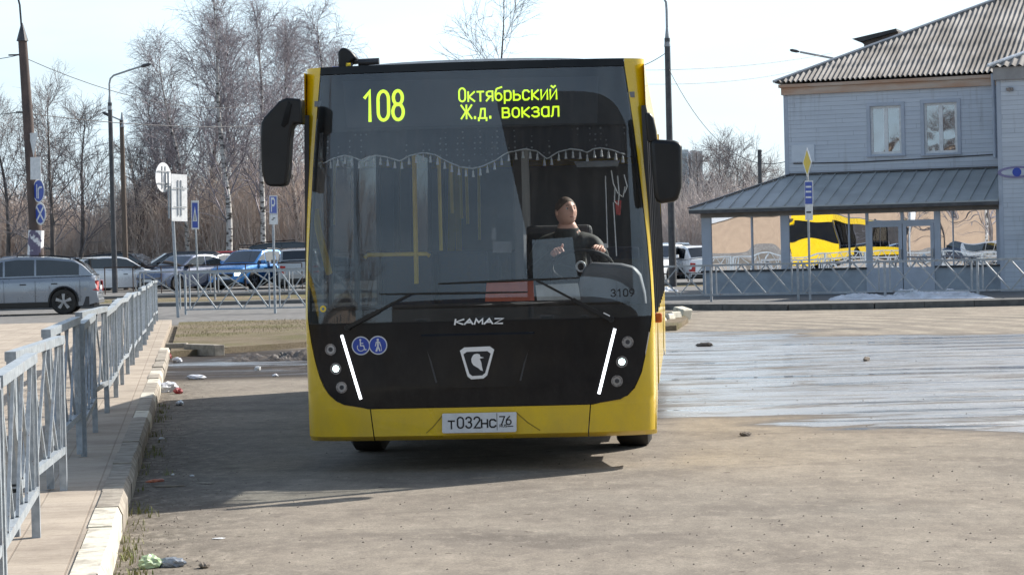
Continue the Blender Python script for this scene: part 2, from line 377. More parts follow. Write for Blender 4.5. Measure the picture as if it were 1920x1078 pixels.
def paving_material():
    m, nt, b, t = newmat('paving_slabs'); P = t.outputs['Object']
    bk = nt.nodes.new('ShaderNodeTexBrick'); bk.offset = 0; bk.inputs['Scale'].default_value = 1
    bk.inputs['Brick Width'].default_value = .3; bk.inputs['Row Height'].default_value = .3; bk.inputs['Mortar Size'].default_value = .006
    bk.inputs['Mortar Smooth'].default_value = .3; bk.inputs['Color1'].default_value = rgba((.45, .39, .325)); bk.inputs['Color2'].default_value = rgba((.40, .345, .285))
    bk.inputs['Mortar'].default_value = rgba((.31, .26, .21))
    nt.links.new(mapping(nt, P, (1, 1, 1), (0, 0, R(-7.7))), bk.inputs['Vector'])
    n = noise(nt, P, 1.6, 7, .65); f = noise(nt, P, 45, 5, .7)
    c = mixc(nt, rng(nt, n, .42, .7, 0, .65), bk.outputs[0], (.20, .165, .135)); c = mixc(nt, rng(nt, n, .5, .3, 0, .5), c, (.42, .36, .29))
    c = mixc(nt, rng(nt, f, .55, .75, 0, .45), c, (.12, .10, .085)); nt.links.new(c, b.inputs['Base Color'])
    setp(b, Roughness=.92); b.inputs['Specular IOR Level'].default_value = .15
    h = mathn(nt, 'ADD', mathn(nt, 'MULTIPLY', bk.outputs[1], -.7), mathn(nt, 'MULTIPLY', f, .5)); nt.links.new(bump(nt, h, .6, .008), b.inputs['Normal'])
    return m
M['paving'] = paving_material()
def soil_material(name, near_mud=True, green=.5):
    m, nt, b, t = newmat(name); P = t.outputs['Object']
    n = noise(nt, mapping(nt, P, (1, .5, 1)), .9, 7, .6); f = noise(nt, P, 26, 6, .75)
    c = mixc(nt, rng(nt, n, .35, .65), (.25, .205, .15), (.17, .14, .095))
    c = mixc(nt, rng(nt, noise(nt, mapping(nt, P, (.5, .6, 1)), .7, 5), .47, .62, 0, green), c, (.13, .135, .05))
    c = mixc(nt, rng(nt, f, .5, .72, 0, .6), c, (.08, .065, .045)); c = mixc(nt, rng(nt, f, .42, .28, 0, .45), c, (.40, .34, .24))
    nt.links.new(c, b.inputs['Base Color']); setp(b, Roughness=.95); b.inputs['Specular IOR Level'].default_value = .1
    nt.links.new(bump(nt, mathn(nt, 'ADD', f, mathn(nt, 'MULTIPLY', n, 2)), .9, .04), b.inputs['Normal']); return m
M['soil'] = soil_material('grassy_soil'); M['verge'] = soil_material('verge_soil', green=.8)
M['asphalt'] = mat('grey_asphalt', (.20, .195, .19), (.14, .137, .132), 3, .9, bmp=.4, bscale=70, stretch=(1, .4, 1), spec=.2)
M['kerb'] = mat('kerb_concrete', (.37, .33, .275), (.20, .175, .145), 7, .9, bmp=.6, bscale=35, bdist=.01)
M['kerb_shaded'] = mat('kerb_shaded_concrete', (.13, .13, .125), (.08, .08, .078), 5, .9, bmp=.5, bscale=30)  # building shade on the station kerb put into its colour
M['kerb_white'] = mat('kerb_flaking_paint', (.60, .57, .48), (.34, .31, .26), 9, .85, bmp=.6, bscale=24, bdist=.01, lo=.48, hi=.64)

def sheet(name, pts, z, mat, thick=0.0, kind='structure'):
    mb = MB(); top = [Vector((p[0], p[1], z)) for p in pts]
    if thick: mb.prism(top, (0, 0, -thick))
    else: mb.add(top, [tuple(range(len(top)))])
    o = mb.build(name, mat); tag(o, kind=kind); return o
g = MB(); S_ = 2500
g.add([(-S_, -300, 0), (S_, -300, 0), (S_, S_, 0), (-S_, S_, 0)], [(0, 1, 2, 3)])
tag(g.build('ground', M['ground'], fix=False), kind='structure')

KX = lambda d: -1.925 - .131 * (d - 11.04)          # kerb line on the left
FXL = lambda d: -2.49 - .1335 * (d - 12.67)         # fence line on the left
KD = Vector((-.131, 1, 0)).normalized(); KN = Vector((1, .131, 0)).normalized()
d_end = 38.6
def kpt(d, off, z): return Vector((KX(d), d, z)) + KN * off
# pavement slab runs to the road
kw = .15
sheet('pavement', [kpt(-8, -kw, 0), kpt(d_end, -kw, 0), kpt(56.5, -kw, 0), (-40, 58.5, 0), (-40, -8, 0)], .15, M['paving'], .15)
# kerb stones, each about a metre, sitting proud of the slab
random.seed(4)
d = 3.0; k_i = 0
while d < d_end:
    L = 1.0; mb = MB(); a = kpt(d, -kw + .002, 0); jx = random.uniform(-.006, .006); jz = random.uniform(-.006, .008)
    bx = []
    prof = [(0, .0), (.152, .0), (.152, .105), (.128, .156), (0, .156)]
    r0 = [kpt(d + .008, -kw + .002 + p[0] + jx, p[1] + jz if p[1] else 0) for p in prof]
    r1 = [kpt(d + L - .008, -kw + .002 + p[0] + jx, p[1] + jz if p[1] else 0) for p in prof]
    n = 5; mb.add(r0 + r1, [tuple(range(5)), tuple(range(9, 4, -1))] + [(i, (i+1) % n, n+(i+1) % n, n+i) for i in range(n)])
    mb.build('kerb', M['kerb_white'] if d < 13.6 or random.random() < .25 else M['kerb'])
    tag(col.objects[-1], kind='structure'); d += L
# road with the passing car, beyond the pavement
rd = [gp(-900, 612), gp(300, 601), gp(900, 594), gp(900, 560), gp(-900, 569)]
sheet('road', [(-70, 58.6), (-7.8, 57.2), (14, 62), (14, 79), (-70, 84)], .006, M['asphalt'])
# raised dirt island behind the hollow, running behind the bus
isl = [(KX(d_end) + .0, 38.7), (-3.6, 41.5), (-2.4, 43.0), (1.2, 44.2), (gp(1262, 617).x, 45.0), (gp(1288, 604).x, 49.5), (gp(1268, 590).x, 54.5), (-7.7, 56.3), (KX(56) , 56.2)]
sheet('dirt_island', isl, .10, M['soil'], .1)
rk = random.Random(8)
mk = MB()
mk.box(-.5, .5, 0, .15, 0, .17)
for i, (x0, y0, x1, y1) in enumerate([(312, 664, 352, 663), (354, 665, 412, 667)]):
    a, b_ = gp(x0, y0, 0), gp(x1, y1, 0); dd = (b_ - a); m_ = MB(); a.z = b_.z = .085; m_.bar(a, b_, .2, .19)
    o = m_.build('kerb_stone', M['kerb'], bevel=.012)
    tag(o, ['grey concrete kerb block lying at the dirt patch, left one of two', 'longer grey concrete kerb block lying at the dirt patch, right one of two'][i], 'kerb stone', 'loose kerb blocks at the dirt patch')
# white stones edging the island right of the bus
for i, (px, py, s) in enumerate([(1240, 611, .8), (1254, 607, 1.0), (1264, 604, 1.05), (1277, 600, 1.35)]):
    p = gp(px, py, .0); m_ = MB(); m_.box(-.11*s, .11*s, -.16, .16, 0, .2*s)
    o = m_.build('edge_stone', M['kerb_white'], bevel=.03); o.location = (p.x, p.y, .0); o.rotation_euler = (0, R(rk.uniform(-14, 14)), R(-35 + rk.uniform(-15, 15)))
    tag(o, ['smallest whitewashed stone nearest the bus at the island corner', 'whitewashed stone second from the bus at the island corner', 'whitewashed stone third from the bus at the island corner', 'largest whitewashed stone farthest from the bus at the island corner'][i], 'stone', 'whitewashed stones edging the dirt island')
# far left: verge and car park, a little higher
sheet('far_verge', [(-75, 84.2), (14.5, 79.2), (15, 89), (-75, 96)], .10, M['verge'], .1)
sheet('far_pavement', [(-70, 84.0), (14.2, 79.05), (14.2, 77.9), (-70, 82.4)], .13, M['asphalt'], .13)
sheet('car_park', [(-75, 96.1), (15, 89.1), (22, 89.1), (22, 122), (-75, 122)], .21, M['asphalt'], .21)

# right: pavement in front of the station
A0 = gp(1180, 580.5); A1 = gp(1500, 579.5); A2 = gp(1920, 573); dirR = (A2 - A1).normalized()
Rk = [gp(1130, 580), gp(1300, 581.5), gp(1480, 582), gp(1640, 579.5), gp(1920, 573)]
Rk.append(Rk[-1] + dirR * 12)
front = [Vector((p.x, p.y, 0)) for p in Rk]
back = [Vector((p.x + 1.5, p.y + 26, 0)) for p in reversed(front)]
sheet('station_pavement', [f + Vector((.03, .16, 0)) for f in front] + back, .14, mat('dark_paving', (.15, .145, .14), (.10, .098, .095), 2.5, .85, bmp=.4), .14)
for i in range(len(front) - 1):
    a, b_ = front[i].copy(), front[i+1].copy(); n = max(1, int((b_ - a).length / 1.0))
    for k in range(n):
        p, q = a.lerp(b_, k / n), a.lerp(b_, (k + 1) / n); p.z = q.z = .075; m_ = MB(); dv = (q - p).normalized() * .006
        m_.bar(p + dv, q - dv, .15, .152); tag(m_.build('kerb', M['kerb_shaded']), kind='structure')
# ================================================================ STROKE LETTERING
def arc(cx, cy, rx, ry, a0, a1, n=10):
    return [(cx + rx*math.cos(R(a0 + (a1-a0)*i/n)), cy + ry*math.sin(R(a0 + (a1-a0)*i/n))) for i in range(n+1)]
O_ = arc(.5, .72, .5, .28, 180, 0) + arc(.5, .28, .5, .28, 0, -180) + [(0, .72)]
o_ = arc(.5, .45, .5, .25, 180, 0, 8) + arc(.5, .25, .5, .25, 0, -180, 8) + [(0, .45)]
GL = {
 '0': [O_], 'O': [O_],
 '1': [[(.15, .8), (.6, 1), (.6, 0)]],
 '2': [arc(.5, .74, .48, .26, 165, -15) + [(.05, .0), (1, 0)]],
 '3': [arc(.48, .76, .45, .24, 160, -90) , arc(.48, .27, .5, .27, 90, -160)],
 '6': [arc(.5, .3, .5, .3, 180, -180, 18), [(0, .3), (.1, .62), (.72, 1)]],
 '7': [[(0, 1), (1, 1), (.35, 0)]],
 '8': [arc(.5, .76, .43, .24, -90, 270, 18), arc(.5, .27, .5, .27, 90, 450, 18)],
 '9': [arc(.5, .7, .5, .3, 0, 360, 18), [(1, .7), (.9, .38), (.28, 0)]],
 'к': [[(0, 0), (0, .7)], [(1, .7), (.1, .33), (1, 0)]],
 'т': [[(0, .7), (1, .7)], [(.5, .7), (.5, 0)]],
 'я': [[(1, 0), (1, .7), (.35, .7), (.05, .62), (.05, .42), (.35, .32), (1, .32)], [(.6, .32), (0, 0)]],
 'б': [arc(.5, .27, .5, .27, 180, -180, 16), [(0, .27), (0, .62), (.2, .88), (1, 1)]],
 'р': [[(0, -.22), (0, .7)], [(0, .6), (.3, .7), (.75, .7), (1, .55), (1, .15), (.75, 0), (.3, 0), (0, .1)]],
 'ь': [[(0, .7), (0, 0), (.7, 0), (1, .1), (1, .3), (.7, .4), (0, .4)]],
 'с': [[(1, .58), (.75, .7), (.25, .7), (0, .55), (0, .15), (.25, 0), (.75, 0), (1, .12)]],
 'и': [[(0, .7), (0, 0), (1, .7), (1, 0)]],
 'й': [[(0, .7), (0, 0), (1, .7), (1, 0)], [(.2, .98), (.5, .86), (.8, .98)]],
 'Ж': [[(.5, 0), (.5, 1)], [(-.12, 1), (.42, .5), (-.12, 0)], [(1.12, 1), (.58, .5), (1.12, 0)]],
 '.': [[(.4, 0), (.6, 0), (.6, .1), (.4, .1), (.4, 0)]],
 'д': [[(-.08, -.18), (-.08, 0), (1.08, 0), (1.08, -.18)], [(.1, 0), (.3, .7), (.85, .7), (.85, 0)]],
 'в': [[(0, 0), (0, .7), (.7, .7), (.9, .62), (.9, .44), (.7, .37), (0, .37)], [(.7, .37), (1, .27), (1, .1), (.75, 0), (0, 0)]],
 'о': [o_],
 'з': [[(0, .6), (.3, .7), (.7, .7), (.95, .6), (.95, .45), (.65, .37), (.35, .37)], [(.65, .37), (1, .27), (1, .1), (.7, 0), (.3, 0), (0, .1)]],
 'а': [[(1, .7), (1, 0)], [(1, .6), (.7, .7), (.3, .7), (0, .55), (0, .15), (.3, 0), (.7, 0), (1, .12)]],
 'л': [[(-.05, 0), (.1, .05), (.25, .7), (1, .7), (1, 0)]],
 'Т': [[(0, 1), (1, 1)], [(.5, 1), (.5, 0)]], 'Н': [[(0, 0), (0, 1)], [(1, 0), (1, 1)], [(0, .5), (1, .5)]],
 'С': [[(1, .82), (.75, 1), (.25, 1), (0, .8), (0, .2), (.25, 0), (.75, 0), (1, .18)]],
 'K': [[(0, 0), (0, 1)], [(1, 1), (.1, .5), (1, 0)]], 'A': [[(0, 0), (.5, 1), (1, 0)], [(.2, .35), (.8, .35)]],
 'M': [[(0, 0), (.1, 1), (.5, .3), (.9, 1), (1, 0)]], 'Z': [[(0, 1), (1, 1), (0, 0), (1, 0)]],
 'R': [[(0, 0), (0, 1), (.8, 1), (1, .8), (.8, .5), (0, .5)], [(.5, .5), (1, 0)]],
 'U': [[(0, 1), (0, .2), (.25, 0), (.75, 0), (1, .2), (1, 1)]], 'S': [[(1, .85), (.7, 1), (.25, 1), (0, .8), (.2, .55), (.8, .45), (1, .2), (.75, 0), (.25, 0), (0, .15)]],
 'P': [[(0, 0), (0, 1), (.75, 1), (1, .85), (1, .6), (.75, .45), (0, .45)]],
}
def ribbon(mb, pts, wd, depth, place, lay):
    """a flat ribbon with mitred joints; place(x, y, off) gives the point in space"""
    closed = (Vector(pts[0]) - Vector(pts[-1])).length < 1e-6
    P = [Vector(p) for p in pts]; n = len(P); Ls = []; Rs = []
    for i in range(n):
        a = P[i-1] if i > 0 else (P[-2] if closed else None); b_ = P[i+1] if i < n-1 else (P[1] if closed else None)
        d0 = (P[i]-a).normalized() if a is not None else None; d1 = (b_-P[i]).normalized() if b_ is not None else None
        if d0 is None: d0 = d1
        if d1 is None: d1 = d0
        t = d0 + d1; t = t.normalized() if t.length > 1e-4 else d1
        nn = Vector((-t.y, t.x)); c = max(.55, nn.dot(Vector((-d0.y, d0.x)))); q = nn * (wd/2/c)
        p = P[i].copy()
        if not closed and i == 0: p -= d1*wd*.4
        if not closed and i == n-1: p += d0*wd*.4
        Ls.append(p+q); Rs.append(p-q)
    v = []; 
    for z in (lay, lay - depth):
        for a, b_ in zip(Ls, Rs): v.append(place(a.x, a.y, z)); v.append(place(b_.x, b_.y, z))
    f = []; m = 2*n
    for i in range(n-1):
        a = 2*i; f += [(a, a+1, a+3, a+2), (m+a, m+a+2, m+a+3, m+a+1), (a, a+2, m+a+2, m+a), (a+1, m+a+1, m+a+3, a+3)]
    if not closed: f += [(0, m, m+1, 1), (2*n-2, 2*n-1, m+2*n-1, m+2*n-2)]
    mb.add(v, f)
def write(mb, s, h, cw, gap, sw, place, x0=0, y0=0, depth=.002, lay0=0.0, slant=0):
    x = x0; k = 0
    for ch in s:
        if ch == ' ': x += cw*.75 + gap; continue
        wd = cw * (.35 if ch == '.' else 1.0); 
        if ch == 'Ж': wd = cw*1.25
        for st_ in GL[ch]:
            q = (x - x0 + 0)
            pts = [(x + (p[0]*wd if ch != '.' else p[0]*wd) + slant*p[1]*h, y0 + p[1]*h) for p in st_]
            ribbon(mb, pts, sw, depth, place, lay0 + .0003*(k % 6)); k += 1
        x += wd + gap
    return x - gap - x0

# ================================================================ THE CITY BUS
BD = 17.3
o_c = at(900, 814, BD)
BUS_LOC = Vector((o_c.x, BD, 0)); BYAW = R(-4.0)
BM = Matrix.Translation(BUS_LOC) @ Matrix.Rotation(BYAW, 4, 'Z'); BI = BM.inverted()
def FB(px, py, yl=0.0):
    """pixel -> bus-local point on the plane y = yl"""
    o = BI @ Vector((0, 0, CAM_Z)); d = BI.to_3x3() @ ray(px, py); return o + d * ((yl - o.y) / d.y)
def hw(z): return 1.280 - .020*max(0.0, z-1.1) if z > 1.1 else 1.280 - .01*(1.1-z)
def ysurf(x, z):
    s = min(1.0, abs(x)/hw(z)); lean = .05*max(0.0, z-1.1) + .012*max(0, z-1.1)**2 + .05*max(0.0, .62-z)
    return lean + .05*s*s + .17*(1-(max(0.0, 1-s**7))**(1/2.2))
def SP(px, py, off=0.0):
    y = .05
    for _ in range(8):
        p = FB(px, py, y)
        s = max(-.999, min(.999, p.x/hw(p.z))); y = ysurf(s*hw(p.z), p.z)
    return Vector((p.x, y - off, p.z))
def OS(x, z, off=0.0): return Vector((x, ysurf(x, z) - off, z))

bus = empty('city_bus', BUS_LOC, BYAW, 'yellow low floor city bus facing the viewer, route 108, with black front and lit headlights', 'bus')
BL = 12.0
def edge_tab(pts):
    t = sorted([(SP(*p).z, SP(*p).x / hw(SP(*p).z)) for p in pts]); return [a for a, _ in t], [b_ for _, b_ in t]
Lg = edge_tab([(601,130),(597,180),(592,240),(587,310),(582,400),(578,480),(576.5,560),(577,600),(583,640),(590,675),(598,705),(610,732),(625,750),(650,762),(690,766)])
Rg = edge_tab([(1170,118),(1179,175),(1188,235),(1197,305),(1206,380),(1214,450),(1220,520),(1223,575),(1222,604),(1213,655),(1203,700),(1190,728),(1178,741),(1160,751),(1112,757)])
zbot = .272; ztop = 2.965; zpan = SP(900, 763).z; zgl = SP(900, 601).z
def sl_(z): return float(np.interp(z, Lg[0], Lg[1]))
def sr_(z): return float(np.interp(z, Rg[0], Rg[1]))
def strip(mb, zs, fa, fb, off, n=14):
    rows = []
    for z in zs:
        a, b_ = fa(z), fb(z); rows.append([OS((a + (b_-a)*i/n)*hw(z)*.9999, z, off) for i in range(n+1)])
    mb.grid(rows)
zs_up = list(np.linspace(zpan + .0, ztop, 46))
# paint: pillars, bumper, sides, roof, back
mb = MB()
strip(mb, zs_up, lambda z: -1, sl_, 0, 16); mb.build('front_pillar_panel', M['yellow'], bus, smooth=True)
mb = MB(); strip(mb, zs_up, sr_, lambda z: 1, 0, 16); mb.build('front_pillar_panel', M['yellow'], bus, smooth=True)
mb = MB()
spl, spr = SP(697, 790).x, SP(1106, 781).x
zb = list(np.linspace(zbot, zpan, 8))
for (a, b_) in ((-1.285, spl - .004), (spl + .004, spr - .004), (spr + .004, 1.285)):
    rows = []
    for z in zb:
        h_ = hw(z); sk = (z - .4) * -.10
        aa = max(a + (sk if a == spl + .004 else (-sk if a > 0 else 0)), -h_*.9999); bb = min(b_ + (sk if b_ < 0 else (-sk if b_ == spr - .004 else 0)), h_*.9999)
        rows.append([OS(aa + (bb-aa)*i/16, z) for i in range(17)])
    mb.grid(rows)
    mb.grid([rows[0], [p + Vector((0, .05, -.035)) for p in rows[0]], [p + Vector((0, .35, -.035)) for p in rows[0]]])
mb.build('front_bumper', M['yellow'], bus, smooth=True)
mb = MB()
for x_ in (spl, spr): 
    mb.add([OS(x_-.03, zpan, -.012), OS(x_+.03, zpan, -.012), OS(x_+.06*(1 if x_ < 0 else -1)+.03, zbot, -.012), OS(x_+.06*(1 if x_ < 0 else -1)-.03, zbot, -.012)], [(0,1,2,3)])
mb.build('bumper_gap', M['black_ink'], bus)
# sides with window openings and wheel arches
def side(sx):
    wz = lambda z: sx*hw(z)
    y0 = ysurf(hw(1.0), 1.0) - .005
    low = MB(); prof = [(y0, zbot)]
    for yc in (2.12, 8.75):
        for k in range(13):
            t = math.pi*(1 - k/12); prof.append((yc + .58*math.cos(t), max(zbot, .46 + .58*math.sin(t))))
    prof += [(BL, zbot), (BL, 1.05), (y0, 1.05)]
    n = len(prof); th = -.03*sx
    v = [(wz(z), y, z) for y, z in prof] + [(wz(z) + th, y, z) for y, z in prof]
    low.add(v, [tuple(range(n)), tuple(range(2*n-1, n-1, -1))] + [(i, (i+1) % n, n+(i+1) % n, n+i) for i in range(n)])
    low.build('side_panel', M['yellow'], bus)
    up = MB(); up.add([(wz(2.62), y0, 2.62), (wz(2.62), BL, 2.62), (wz(2.93), BL, 2.93), (wz(2.93), y0, 2.93)], [(0,1,2,3)])
    up.build('roof_edge_panel', M['yellow'], bus)
    ys = [y0+.02, 1.35, 2.9, 4.4, 5.9, 7.4, 8.9, 10.4, BL]
    for y in ys:
        pm = MB(); pm.bar((wz(1.05)-.016*sx, y+.02, 1.05), (wz(2.62)-.016*sx, y+.02, 2.62), .09, .034, (sx, 0, 0)); pm.build('window_pillar', M['interior_dark'], bus)
    for a, b_ in zip(ys[:-1], ys[1:]):
        w_ = MB(); w_.add([(wz(1.05)-.008*sx, a+.03, 1.05), (wz(1.05)-.008*sx, b_, 1.05), (wz(2.62)-.008*sx, b_, 2.62), (wz(2.62)-.008*sx, a+.03, 2.62)], [(0,1,2,3)])
        w_.build('side_window', M['cab_glass' if sx > 0 and a < 2 else 'side_glass'], bus)
for sx in (-1, 1): side(sx)
mb = MB(); rows = []
for y, s_ in ((None, 1), (BL, 1)):
    r_ = []
    for i in range(25):
        t = -1 + 2*i/24; x = t*hw(2.93); z = 2.93 + .075*(1 - abs(t)**3); yy = (ysurf(x*.999, 2.93) if y is None else BL)
        r_.append(Vector((x, yy, z if y is not None else 2.93 + (z-2.93)*.5)))
    rows.append(r_)
    if y is None: rows.append([Vector((p.x, p.y + .25, 2.93 + .075*(1-abs(-1+2*i/24)**3))) for i, p in enumerate(r_)])
mb.grid(rows); mb.build('roof', M['black_plastic'], bus, smooth=True)
mb = MB(); mb.box(-1.255, 1.255, BL-.03, BL+.0, .3, 2.95); mb.build('rear_panel', M['yellow'], bus)
mb = MB(); mb.box(-1.18, 1.18, BL+.001, BL+.02, 1.5, 2.5); mb.build('rear_window', M['black_gloss'], bus)
mb = MB(); mb.box(-1.2, 1.2, .5, 1.45, .33, .40); mb.box(-1.2, 1.2, 2.8, BL-.05, .33, .40); mb.box(-.85, .85, 1.45, 2.8, .33, .4)
mb.box(-.4, .4, .6, 11, .22, .33); mb.build('underbody', M['interior_dark'], bus)
# wheels
def bus_wheel(x, y):
    t = MB(); sg = 1 if x > 0 else -1
    Mx = Matrix.Translation((x, y, .48)) @ Matrix.Rotation(R(90), 4, 'Y')
    t.lathe([(.27, -.13), (.43, -.14), (.475, -.11), (.482, -.05), (.482, .05), (.475, .11), (.43, .14), (.27, .13)], 32, Mx)
    wh = t.build('wheel', M['rubber'], bus, smooth=True)
    r_ = MB(); r_.lathe([(.27, -.12), (.25, -.04), (.12, .0), (.1, .06), (0.001, .06)] if sg > 0 else [(.27, .12), (.25, .04), (.12, 0), (.1, -.06), (.001, -.06)], 24, Mx)
    r_.build('rim', M['steel'], wh, smooth=True)
for x, y in ((-1.07, 2.12), (1.07, 2.12), (-1.07, 8.75), (1.07, 8.75)): bus_wheel(x, y)
# front: top cap, black panel, windscreen
mb = MB(); strip(mb, [ztop-.055, ztop-.02, ztop], sl_, sr_, .004, 20); mb.build('roof_front_edge', M['black_gloss'], bus, smooth=True)
mb = MB(); strip(mb, list(np.linspace(zpan+.004, zgl-.004, 22)), lambda z: sl_(z)+.006, lambda z: sr_(z)-.006, .006, 48)
mb.build('front_panel', M['black_gloss'], bus, smooth=True)
mb = MB(); rows = []
zc0, zc1 = SP(895, 726).z, SP(895, 628).z
for k in range(3):
    z = zc0 + (zc1-zc0)*k/2; hx = .26 + .15*k/2; xx = SP(897, 680).x; rows.append([OS(xx - hx + 2*hx*i/12, z, .016) for i in range(13)])
mb.grid(rows); r_b = [rows[-1], [Vector((p.x*1.0, p.y+.013, p.z+.018)) for p in rows[-1]]]; mb.grid(r_b)
mb.build('hatch_cover', M['black_gloss'], bus, smooth=True)
mb = MB(); strip(mb, [zgl-.004, zgl+.004], lambda z: sl_(z)+.01, lambda z: sr_(z)-.01, .0, 40); mb.build('seam', M['black_ink'], bus)
zs_g = list(np.linspace(zgl+.003, ztop-.06, 40))
mb = MB(); strip(mb, zs_g, lambda z: sl_(z)+.004, lambda z: sr_(z)-.004, .006, 48); mb.build('windscreen', M['windscreen'], bus, smooth=True)
# dark printed edge on the inside of the glass: sides, foot and the tall header
mb = MB(); zf = SP(900, 577).z; zh = SP(900, 240).z
strip(mb, list(np.linspace(zgl+.004, zf, 6)), lambda z: sl_(z)+.008, lambda z: sr_(z)-.008, -.004, 40)
strip(mb, list(np.linspace(zh, ztop-.06, 8)), lambda z: sl_(z)+.008, lambda z: sr_(z)-.008, -.004, 40)
zm = list(np.linspace(zf, zh, 24))
strip(mb, zm, lambda z: sl_(z)+.008, lambda z: sl_(z)+.028, -.004, 3); strip(mb, zm, lambda z: sr_(z)-.03, lambda z: sr_(z)-.008, -.004, 3)
mb.build('windscreen_edge_print', M['black_plastic'], bus, smooth=True)
# route display: dark screen, lit letters in front of it
dsp = []
for py, x0, x1 in ((148, 643, 1122), (190, 646, 1121), (235, 650, 1120)):
    dsp.append([SP(x0 + (x1-x0)*i/20, py - (x0+(x1-x0)*i/20-900)*.02, -.002) for i in range(21)])
mb = MB(); mb.grid(dsp); disp = mb.build('route_display', mat('display_screen', (.05,.056,.066), (.035,.04,.05), 3, .5), bus)
Ux = (FB(1000, 180) - FB(800, 180 + 200*.0253)).normalized()
def on_front(px, py):
    def place(x, y, off):
        b0 = SP(px, py); X_ = b0.x + x; Z_ = b0.z + y; return OS(X_, Z_, off)
    return place
k = 1/260.0
mb = MB()
write(mb, '108', 55*k, 20*k, 8*k, 6*k, on_front(682, 227), lay0=-.0005)
write(mb, 'Октябрьский'.replace('О', 'O'), 25*k, 11.6*k, 5.6*k, 3.1*k, on_front(861, 191), lay0=-.0005)
write(mb, 'Ж.д. вокзал', 25*k, 12.6*k, 5.9*k, 3.1*k, on_front(867, 223), lay0=-.0005)
mb.build('route_lettering', M['led'], disp)
# maker's letters and shield
mb = MB(); write(mb, 'KAMAZ', 9*k, 15*k, 3.6*k, 3.0*k, on_front(853, 608), lay0=.014, depth=.004, slant=.2); mb.build('maker_lettering', M['chrome'], bus)
def spoly(pts, off, th, px0=0, py0=0): 
    return [SP(a, b_, off) for a, b_ in pts], Vector((0, th, 0))
sh = [(863,657),(871,651),(919,649),(927,655),(914,703),(907,709),(884,710.5),(877,705)]
cx_, cy_ = 895, 679
mb = MB(); P_, t_ = spoly(sh, .026, .02); 
inn = [(cx_ + (a-cx_)*.80, cy_ + 1.5 + (b_-cy_)*.76) for a, b_ in sh]; Pi, _ = spoly(inn, .026, 0)
n = len(sh)
v = P_ + Pi + [p + t_ for p in P_] + [p + t_ for p in Pi]
f = []
for i in range(n):
    j = (i+1) % n; f += [(i, j, n+j, n+i), (i, 2*n+i, 2*n+j, j), (n+i, n+j, 3*n+j, 3*n+i)]
mb.add(v, f); emb = mb.build('shield_emblem', M['chrome'], bus)
mb = MB(); a_, t_ = spoly(inn, .021, .004); mb.prism(a_, t_); mb.build('shield_field', M['black_ink'], emb)
hs = [(886,668),(889,664),(895,662.5),(900,664),(901,668),(908,670),(900,672),(903,679),(904,686),(906,695),(901,693),(898,690),(893,687),(888,684),(885,679),(884,673)]
mb = MB(); a_, t_ = spoly(hs, .027, .004); mb.prism(a_, t_); mb.build('horse_figure', M['chrome'], emb)
mb = MB(); crease = lambda x, y, off: OS(x, y, .0085 + off)
q1, q2, q3, q4 = SP(795, 629), SP(997, 624), SP(976, 712), SP(818, 716)
ribbon(mb, [(q4.x, q4.z), (q1.x, q1.z), (q2.x, q2.z), (q3.x, q3.z)], .012, .002, crease, 0); mb.build('panel_crease_sheen', mat('crease_sheen_grey', (.035,.04,.05), rough=.3), bus)  # flat grey line puts the recess edge's reflected sheen into colour
mb = MB()
for pts in ([(800,811),(812,800),(832,776)], [(968,773),(990,792),(1012,806)]):
    a_ = [SP(*q) for q in pts]; ribbon(mb, [(q.x, q.z) for q in a_], .008, .002, lambda x, y, off: OS(x, y, .002 + off), 0)
mb.build('bumper_crease_shade', mat('yellow_crease_shade', (.30,.20,.004)), bus)  # shade of the creases put into flat darker yellow ribbons
# number plate
pl = [(831,774.5),(967,771.5),(969,773),(969,806),(967,808.5),(832,811),(830,809),(830,776)]
mb = MB(); a_ = [Vector((SP(x, y).x, ysurf(0, .45) - .03, SP(x, y).z)) for x, y in pl]; mb.prism(a_, (0, .012, 0)); plate = mb.build('number_plate', M['white'], bus)
pc = SP(831, 811)
def on_plate(px, py):
    b0 = SP(px, py)
    return lambda x, y, off: Vector((b0.x + x, ysurf(0, .45) - .0312 - off, b0.z + y))
mb = MB()
write(mb, 'Т', 14*k, 11*k, 3*k, 3*k, on_plate(842, 802.5)); write(mb, '032', 20*k, 11*k, 4.6*k, 3*k, on_plate(859, 801.5)); write(mb, 'НС', 14*k, 11*k, 4.4*k, 3*k, on_plate(904, 800))
write(mb, '76', 15*k, 9*k, 3*k, 2.4*k, on_plate(938, 795)); write(mb, 'RUS', 4.5*k, 3.6*k, 1.3*k, 1.0*k, on_plate(938, 799.5)); 
pp = on_plate(933, 805); ribbon(mb, [(0, 0), (0, .12)], .004, .002, pp, 0); pp = on_plate(953, 798); ribbon(mb, [(0, 0), (.035, 0)], .007, .002, pp, 0)
mb.build('plate_lettering', M['black_ink'], plate)
